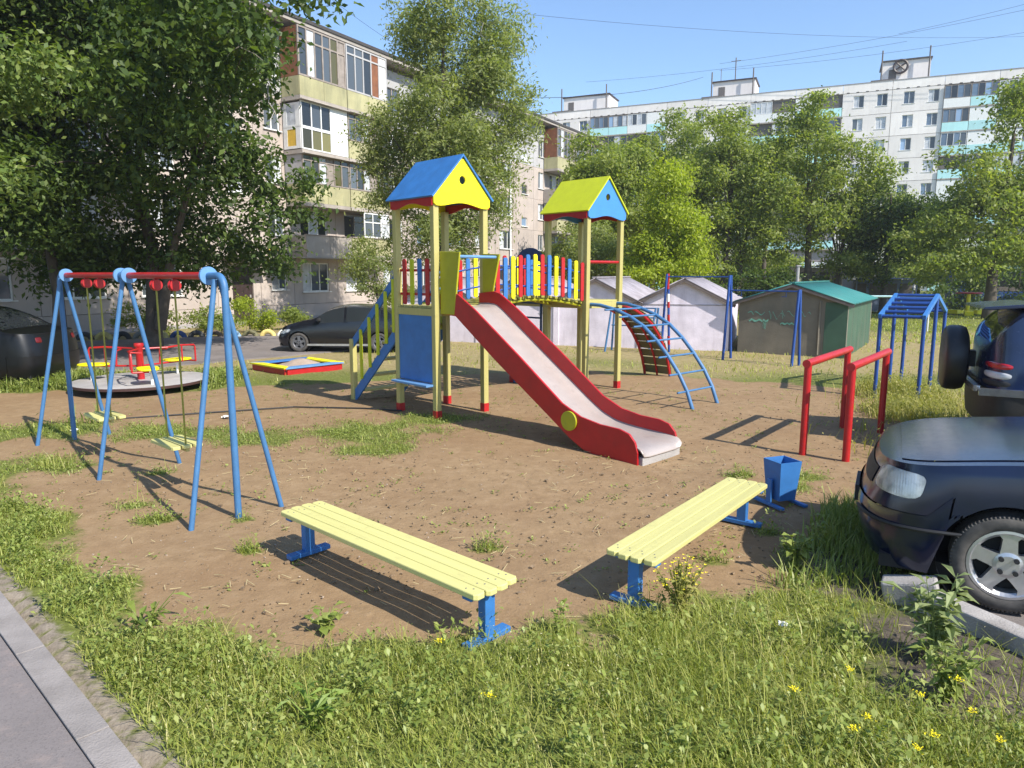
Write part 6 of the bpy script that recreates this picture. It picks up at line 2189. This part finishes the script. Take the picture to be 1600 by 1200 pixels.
# ------------------------------------------------------------------ single plants
def leafy_plant(name, label, loc, h, nst, leaf, lmat, flower=None, seed=0, cat='weed', narrow=.3, group=None, nl=9, spread=.35, nf=4):
    t = thing(name, label, cat, loc, 0, group)
    rr = random.Random(seed)
    stm, lv, fl = MB(), MB(), MB()
    for s in range(nst):
        a = rr.uniform(0, 6.28); ln = rr.uniform(.3, 1) * spread * h
        hh = h * rr.uniform(.65, 1.05)
        pts = [Vector((0, 0, -.02)), Vector((math.cos(a) * ln * .3, math.sin(a) * ln * .3, hh * .5)), Vector((math.cos(a) * ln, math.sin(a) * ln, hh))]
        stm.tube(pts, [.006, .004, .002], 4)
        for k in range(nl):
            u = rr.uniform(.12, 1)
            p = pts[0].lerp(pts[1], u * 2) if u < .5 else pts[1].lerp(pts[2], u * 2 - 1)
            b = rr.uniform(0, 6.28); el = rr.uniform(-.3, .7)
            tdir = Vector((math.cos(b) * math.cos(el), math.sin(b) * math.cos(el), math.sin(el)))
            sd2 = Vector((-math.sin(b), math.cos(b), rr.uniform(-.2, .2)))
            L_ = leaf * rr.uniform(.6, 1.25)
            w_ = L_ * narrow
            q0, q1 = p + tdir * L_ * .5, p + tdir * L_ + Vector((0, 0, -.15 * L_))
            lv.add([p, q0 + sd2 * w_ + Vector((0, 0, .1 * L_)), q0, q0 - sd2 * w_ + Vector((0, 0, .1 * L_)), q1], [(0, 1, 2), (0, 2, 3), (1, 4, 2), (2, 4, 3)])
        if flower:
            for k in range(nf):
                c = pts[2] + Vector((rr.uniform(-.03, .03), rr.uniform(-.03, .03), rr.uniform(-.03, .02)))
                for j in range(4):
                    b = j * math.pi / 2 + rr.uniform(0, 1)
                    d_ = Vector((math.cos(b), math.sin(b), .5)) * .006
                    e_ = Vector((-math.sin(b), math.cos(b), 0)) * .004
                    fl.add([c, c + d_ + e_, c + d_ * 1.5, c + d_ - e_], [(0, 1, 2, 3)])
    stm.build('stem', lmat, t)
    lv.build('leaves', lmat, t)
    if flower: tag(fl.build('flowers', flower, t), kind='stuff')
    return t


YF = paint('yellow_petals', (0.85, 0.70, 0.01), .5, .08)
leafy_plant('flowering_weed', 'tall bushy weed with small yellow flowers by the foot of the right-hand bench', (.98, 3.90, 0), .36, 34, .035, DRYW, YF, 3, nl=18, spread=.42, nf=2)
leafy_plant('thistle', 'tall pale green thistle growing from dark soil beside the parking kerb', (2.18, 3.42, .03), .44, 9, .12, leaf_mat('thistle_leaf', [(.1, (.16, .21, .08)), (.9, (.30, .34, .15))], .3), None, 4, narrow=.16, nl=18, spread=.4)
leafy_plant('thistle', 'shorter feathery weed in front of the tall thistle by the parking kerb', (2.05, 3.08, .02), .30, 12, .07, WEED, None, 9, narrow=.2, nl=16, spread=.55)
leafy_plant('nettle', 'dark leafy nettle clump in the shade of the sedan bumper', (1.95, 4.62, 0), .28, 10, .07, WEED, None, 5, narrow=.32, nl=12, spread=.5)
leafy_plant('dock_plant', 'broad-leaved dock plant at the corner of grass and kerb on the left', (-2.05, 3.72, 0), .20, 8, .11, leaf_mat('dock_leaf', [(.1, (.11, .16, .03)), (.9, (.22, .27, .05))], .3), None, 6, narrow=.14, nl=5, spread=.9)
leafy_plant('dock_plant', 'bright tuft of long leaves in the foreground grass, bottom centre-left', (-.88, 2.86, 0), .20, 9, .10, leaf_mat('dock_leaf_two', [(.1, (.12, .19, .03)), (.9, (.22, .30, .05))], .3), None, 7, narrow=.11, nl=5, spread=.7)
leafy_plant('plantain', 'single plantain at the edge of the bare earth, left of the bench shadow', (-1.05, 3.75, 0), .14, 8, .07, WEED, None, 8, narrow=.35, nl=5, spread=.9)
fl = [(2.0, 2.95, 'yellow wildflower at the foot of the tall thistle by the dark soil'), (1.55, 3.02, 'yellow wildflower farthest back in the right foreground grass'), (1.78, 2.85, 'yellow wildflower just left of the shorter feathery weed'),
      (1.92, 2.72, 'yellow wildflower in front of the shorter feathery weed'), (1.70, 2.62, 'yellow wildflower at the middle of the right foreground cluster'), (1.50, 2.74, 'yellow wildflower at the left rim of the right foreground cluster'),
      (1.60, 2.55, 'yellow wildflower lowest in the right foreground cluster'), (1.38, 2.62, 'yellow wildflower low and left of the right foreground cluster'), (-.36, 3.30, 'lone yellow wildflower left of the near foot of the left bench'),
      (-.10, 2.86, 'lone yellow wildflower in the grass in front of the left bench'), (1.9, 2.52, 'yellow wildflower nearest the bottom right corner of the picture'), (1.25, 2.9, 'yellow wildflower between the lone ones and the right cluster')]
proto = None
for k, (x, y, lb) in enumerate(fl):
    if proto is None:
        proto = thing('yellow_flower', lb, 'flower', (x, y, 0), 0, 'yellow wildflowers in the foreground grass')
        MB().tube([(0, 0, 0), (.01, 0, .10), (.0, .01, .20)], .003, 5).build('stem', WEED, proto)
        hd = MB()
        rr = random.Random(2)
        for j in range(26):
            c = Vector((rr.gauss(0, .010), rr.gauss(0, .010), .20 + rr.uniform(-.006, .012)))
            b = rr.uniform(0, 6.28)
            d_ = Vector((math.cos(b), math.sin(b), .35)) * .007
            e_ = Vector((-math.sin(b), math.cos(b), 0)) * .003
            hd.add([c, c + d_ + e_, c + d_ * 1.6, c + d_ - e_], [(0, 1, 2, 3)])
        hd.build('petals', YF, proto)
    else:
        copy_thing(proto, (x, y, random.uniform(-.06, .02)), random.uniform(0, 6), lb)

# ------------------------------------------------------------------ small things
wire_shadow = MB().tube([(-5.6, 9.6, .016), (-4.2, 10.2, .014), (-3.3, 10.55, .016), (-2.2, 10.45, .014), (-1.62, 10.25, .016)], .011, 6).build('cable', MAT['trim'])  # dark strand added on the earth in place of an overhead wire's shadow
tag(wire_shadow, 'thin black strand added on the earth behind the swings, standing in for the shadow of a wire', 'cable')


def crumpled(name, label, loc, s, seed):
    rr = random.Random(seed)
    gp = []
    for i in range(7):
        for j in range(7):
            gp.append(((i - 3) * s / 6 + rr.uniform(-1, 1) * s * .06, (j - 3) * s / 6 + rr.uniform(-1, 1) * s * .06, s * .12 + rr.random() * s * .35))
    o = MB().grid(gp, 7, 7).build(name, MAT['white'])
    o.location = loc
    return tag(o, label, 'litter')


crumpled('paper_scrap', 'crumpled white paper lying in the grass left of the sedan shade', (1.52, 3.72, .05), .055, 1)
crumpled('paper_scrap', 'white scrap on the earth behind the nearer swing seat', (-4.0, 9.75, 0), .10, 2)
crumpled('paper_scrap', 'tiny white scrap on the grass at the left edge', (-5.6, 8.9, 0), .08, 3)

# half-buried painted tyres along the road
TY = [('black', (0.02, 0.02, 0.02)), ('faded green', (0.10, 0.16, 0.10)), ('dark', (0.03, 0.03, 0.03)), ('faded yellow', (0.40, 0.33, 0.12)), ('black', (0.02, 0.02, 0.02)), ('grey', (0.18, 0.18, 0.17)), ('dull yellow', (0.42, 0.35, 0.14)),
      ('dark blue', (0.03, 0.07, 0.20)), ('dusty black', (0.05, 0.05, 0.05)), ('brown', (0.12, 0.08, 0.05)), ('pale blue', (0.22, 0.34, 0.46)), ('olive', (0.14, 0.13, 0.06)), ('cream yellow', (0.60, 0.48, 0.16)), ('white', (0.70, 0.70, 0.68))]
names = ['first', 'second', 'third', 'fourth', 'fifth', 'sixth', 'seventh', 'eighth', 'ninth', 'tenth', 'eleventh', 'twelfth', 'thirteenth', 'last']
ta, tb = Vector((-14.2, 21.6, 0)), Vector((-7.35, 23.0, 0))
tdir = (tb - ta).normalized()
for k, (cn, c) in enumerate(TY):
    p = ta.lerp(tb, k / (len(TY) - 1))
    pts = [(0.19 * math.cos(a), 0, 0.19 * math.sin(a) - .02) for a in [math.pi * (-.12 + 1.24 * i / 16) for i in range(17)]]
    o = MB().tube(pts, 0.078, 10).build('painted_tyre', paint('tyre_paint_%s' % cn.replace(' ', '_'), c, .7, .3, 8), None, True)
    o.location = p
    o.rotation_euler = (0, 0, math.atan2(tdir.y, tdir.x) + random.uniform(-.15, .15))
    tag(o, '%s half-buried tyre, %s from the left in the row along the flower bed' % (cn, names[k]), 'tyre', 'painted tyres along the flower bed')

# goal frame, stalls and fence on the far lawn
gf = thing('goal_frame', 'pale turquoise football goal frame on the far lawn', 'goal', (11.9, 24.6, 0), R(-9))
GT = paint('pale_turquoise_pipe', (0.34, 0.52, 0.52), .5)
for x in (0.0, 2.5):
    MB().tube([(x, 0, -.05), (x, 0, 1.24)], .035, 8).build('post', GT, gf, True)
    MB().tube([(x + .15, .9, -.05), (x + .15, .9, 1.2)], .025, 8).build('back_post', MAT['white'], gf, True)
    MB().tube([(x, 0, 1.24), (x + .15, .9, 1.2)], .025, 8).build('side_bar', GT, gf, True)
MB().tube([(-1.1, 0, 1.24), (2.6, 0, 1.24)], .035, 8).build('crossbar', GT, gf, True)


def stall(label, loc, rz, w, d, h, wallm, roofm):
    t = thing('market_stall', label, 'stall', loc, rz)
    MB().span((0, 0, -.05), (w, d, h)).build('wall', wallm, t)
    n = 5
    for k in range(n):
        MB().prism([(w * k / n + .01, h + .04), (w * (k + 1) / n - .01, h + .04), (w * (k + 1) / n - .01, h + .07), (w * k / n + .01, h + .07)], d + .7, XZ(d + .1)).build('roof_sheet', roofm, t)
    for k in range(4):
        MB().span((w * (k + .1) / 4, -.02, h * .42), (w * (k + .9) / 4, .02, h * .88)).build('shutter', MAT['joint'], t)
    for x in (.05, w - .05):
        MB().tube([(x, -.55, -.05), (x, -.55, h + .04)], .04, 6).build('roof_post', wallm, t)
    return t


stall('blue-roofed grey stall just left of the goal frame on the far lawn', (18.3, 38.5, 0), R(-12), 3.0, 2.4, 1.7, paint('stall_grey_blue', (.16, .20, .30), .7), MAT['deep_blue'])
stall('bright blue roofed stall glimpsed above the ridge of the brown garage', (13.3, 41.5, 0), R(-12), 3.2, 2.4, 1.8, MAT['panel_grey'], MAT['blue_board'])
stall('bright blue roofed stall glimpsed between the trunks over the pale garage', (18.0, 46.0, 0), R(-12), 3.0, 2.4, 2.4, MAT['panel_grey'], MAT['blue_board'])
stall('long blue stall behind the trees at the right edge', (27.5, 44.0, 0), R(-14), 7.5, 2.6, 2.3, MAT['deep_blue'], MAT['blue_board'])
tb_ = thing('play_table', 'small yellow and red play table on the far lawn', 'play table', (22.6, 35.4, 0), 0)
MB().lathe([(0, 1.10), (.55, 1.10), (.6, 1.04), (0, 1.02)], 16).build('top', MAT['red'], tb_, True)
MB().tube([(0, 0, -.05), (0, 0, 1.05)], .09, 8).build('post', MAT['yellow'], tb_, True)
for a in range(3):
    MB().box((math.cos(a * 2.1) * 1.0, math.sin(a * 2.1) * 1.0, .12), (1.2, .35, .2), rz=a * 2.1).build('seat', MAT['yellow'], tb_)
pl = thing('concrete_post', 'pale post standing just behind the ridge of the brown garage', 'post', (8.55, 21.5, 0), 0)
MB().tube([(0, 0, -.05), (0, 0, 2.22)], .045, 8).build('shaft', MAT['concrete'], pl, True)
MB().box((0, 0, 2.24), (.12, .12, .04)).build('cap', MAT['concrete'], pl)

# overhead cables
def overhead(label, a, b, sag, r=.009):
    pts = []
    for i in range(25):
        t = i / 24
        p = Vector(a).lerp(Vector(b), t)
        p.z -= sag * 4 * t * (1 - t)
        pts.append(p)
    o = MB().tube(pts, r, 4).build('overhead_cable', MAT['dark'])
    return tag(o, label, 'cable', 'cables strung between the roofs')


overhead('upper overhead cable crossing the sky from the top left to behind the centre tree', (-12, 30, 16.9), (-3.0, 44, 15.6), .3)
overhead('lower overhead cable running down to the vent stacks of the grey block', (-12, 30, 16.6), (-5.8, 42, 14.2), .3)
overhead('overhead cable from behind the centre tree to the right across open sky', (-2, 45, 17.5), (60, 70, 24.5), 1.2)
overhead('overhead cable ending at the left lift cabin of the white block', (2, 60, 16), (24, 94, 26.4), .6, .02)
overhead('long overhead cable between the middle and right lift cabins, upper strand', (10, 101, 27.6), (45, 86, 28.2), .5, .015)
overhead('long overhead cable passing above the right lift cabin towards the right edge', (26, 94, 28.0), (70, 72, 31.5), .8, .015)
overhead('lower strand of cable leaving the middle lift cabin to the right edge', (26, 94, 27.2), (72, 72, 29.0), 1.0, .015)
overhead('topmost faint cable at the upper right corner of the sky', (44, 86, 29.0), (74, 72, 34.5), .6, .015)

# ------------------------------------------------------------------ thin summer haze
hz = MB().box((0, 230, 19), (800, 620, 42)).build('haze', None)
hm = bpy.data.materials.new('summer_haze')
hm.use_nodes = True
ht = hm.node_tree
for n_ in list(ht.nodes): ht.nodes.remove(n_)
ho = ht.nodes.new('ShaderNodeOutputMaterial')
hv = ht.nodes.new('ShaderNodeVolumePrincipled')
hv.inputs['Color'].default_value = (0.90, 0.94, 1.0, 1)
hv.inputs['Density'].default_value = 0.0007
hv.inputs['Anisotropy'].default_value = 0.3
ht.links.new(hv.outputs[0], ho.inputs['Volume'])
hz.data.materials.append(hm)
tag(hz, kind='stuff')
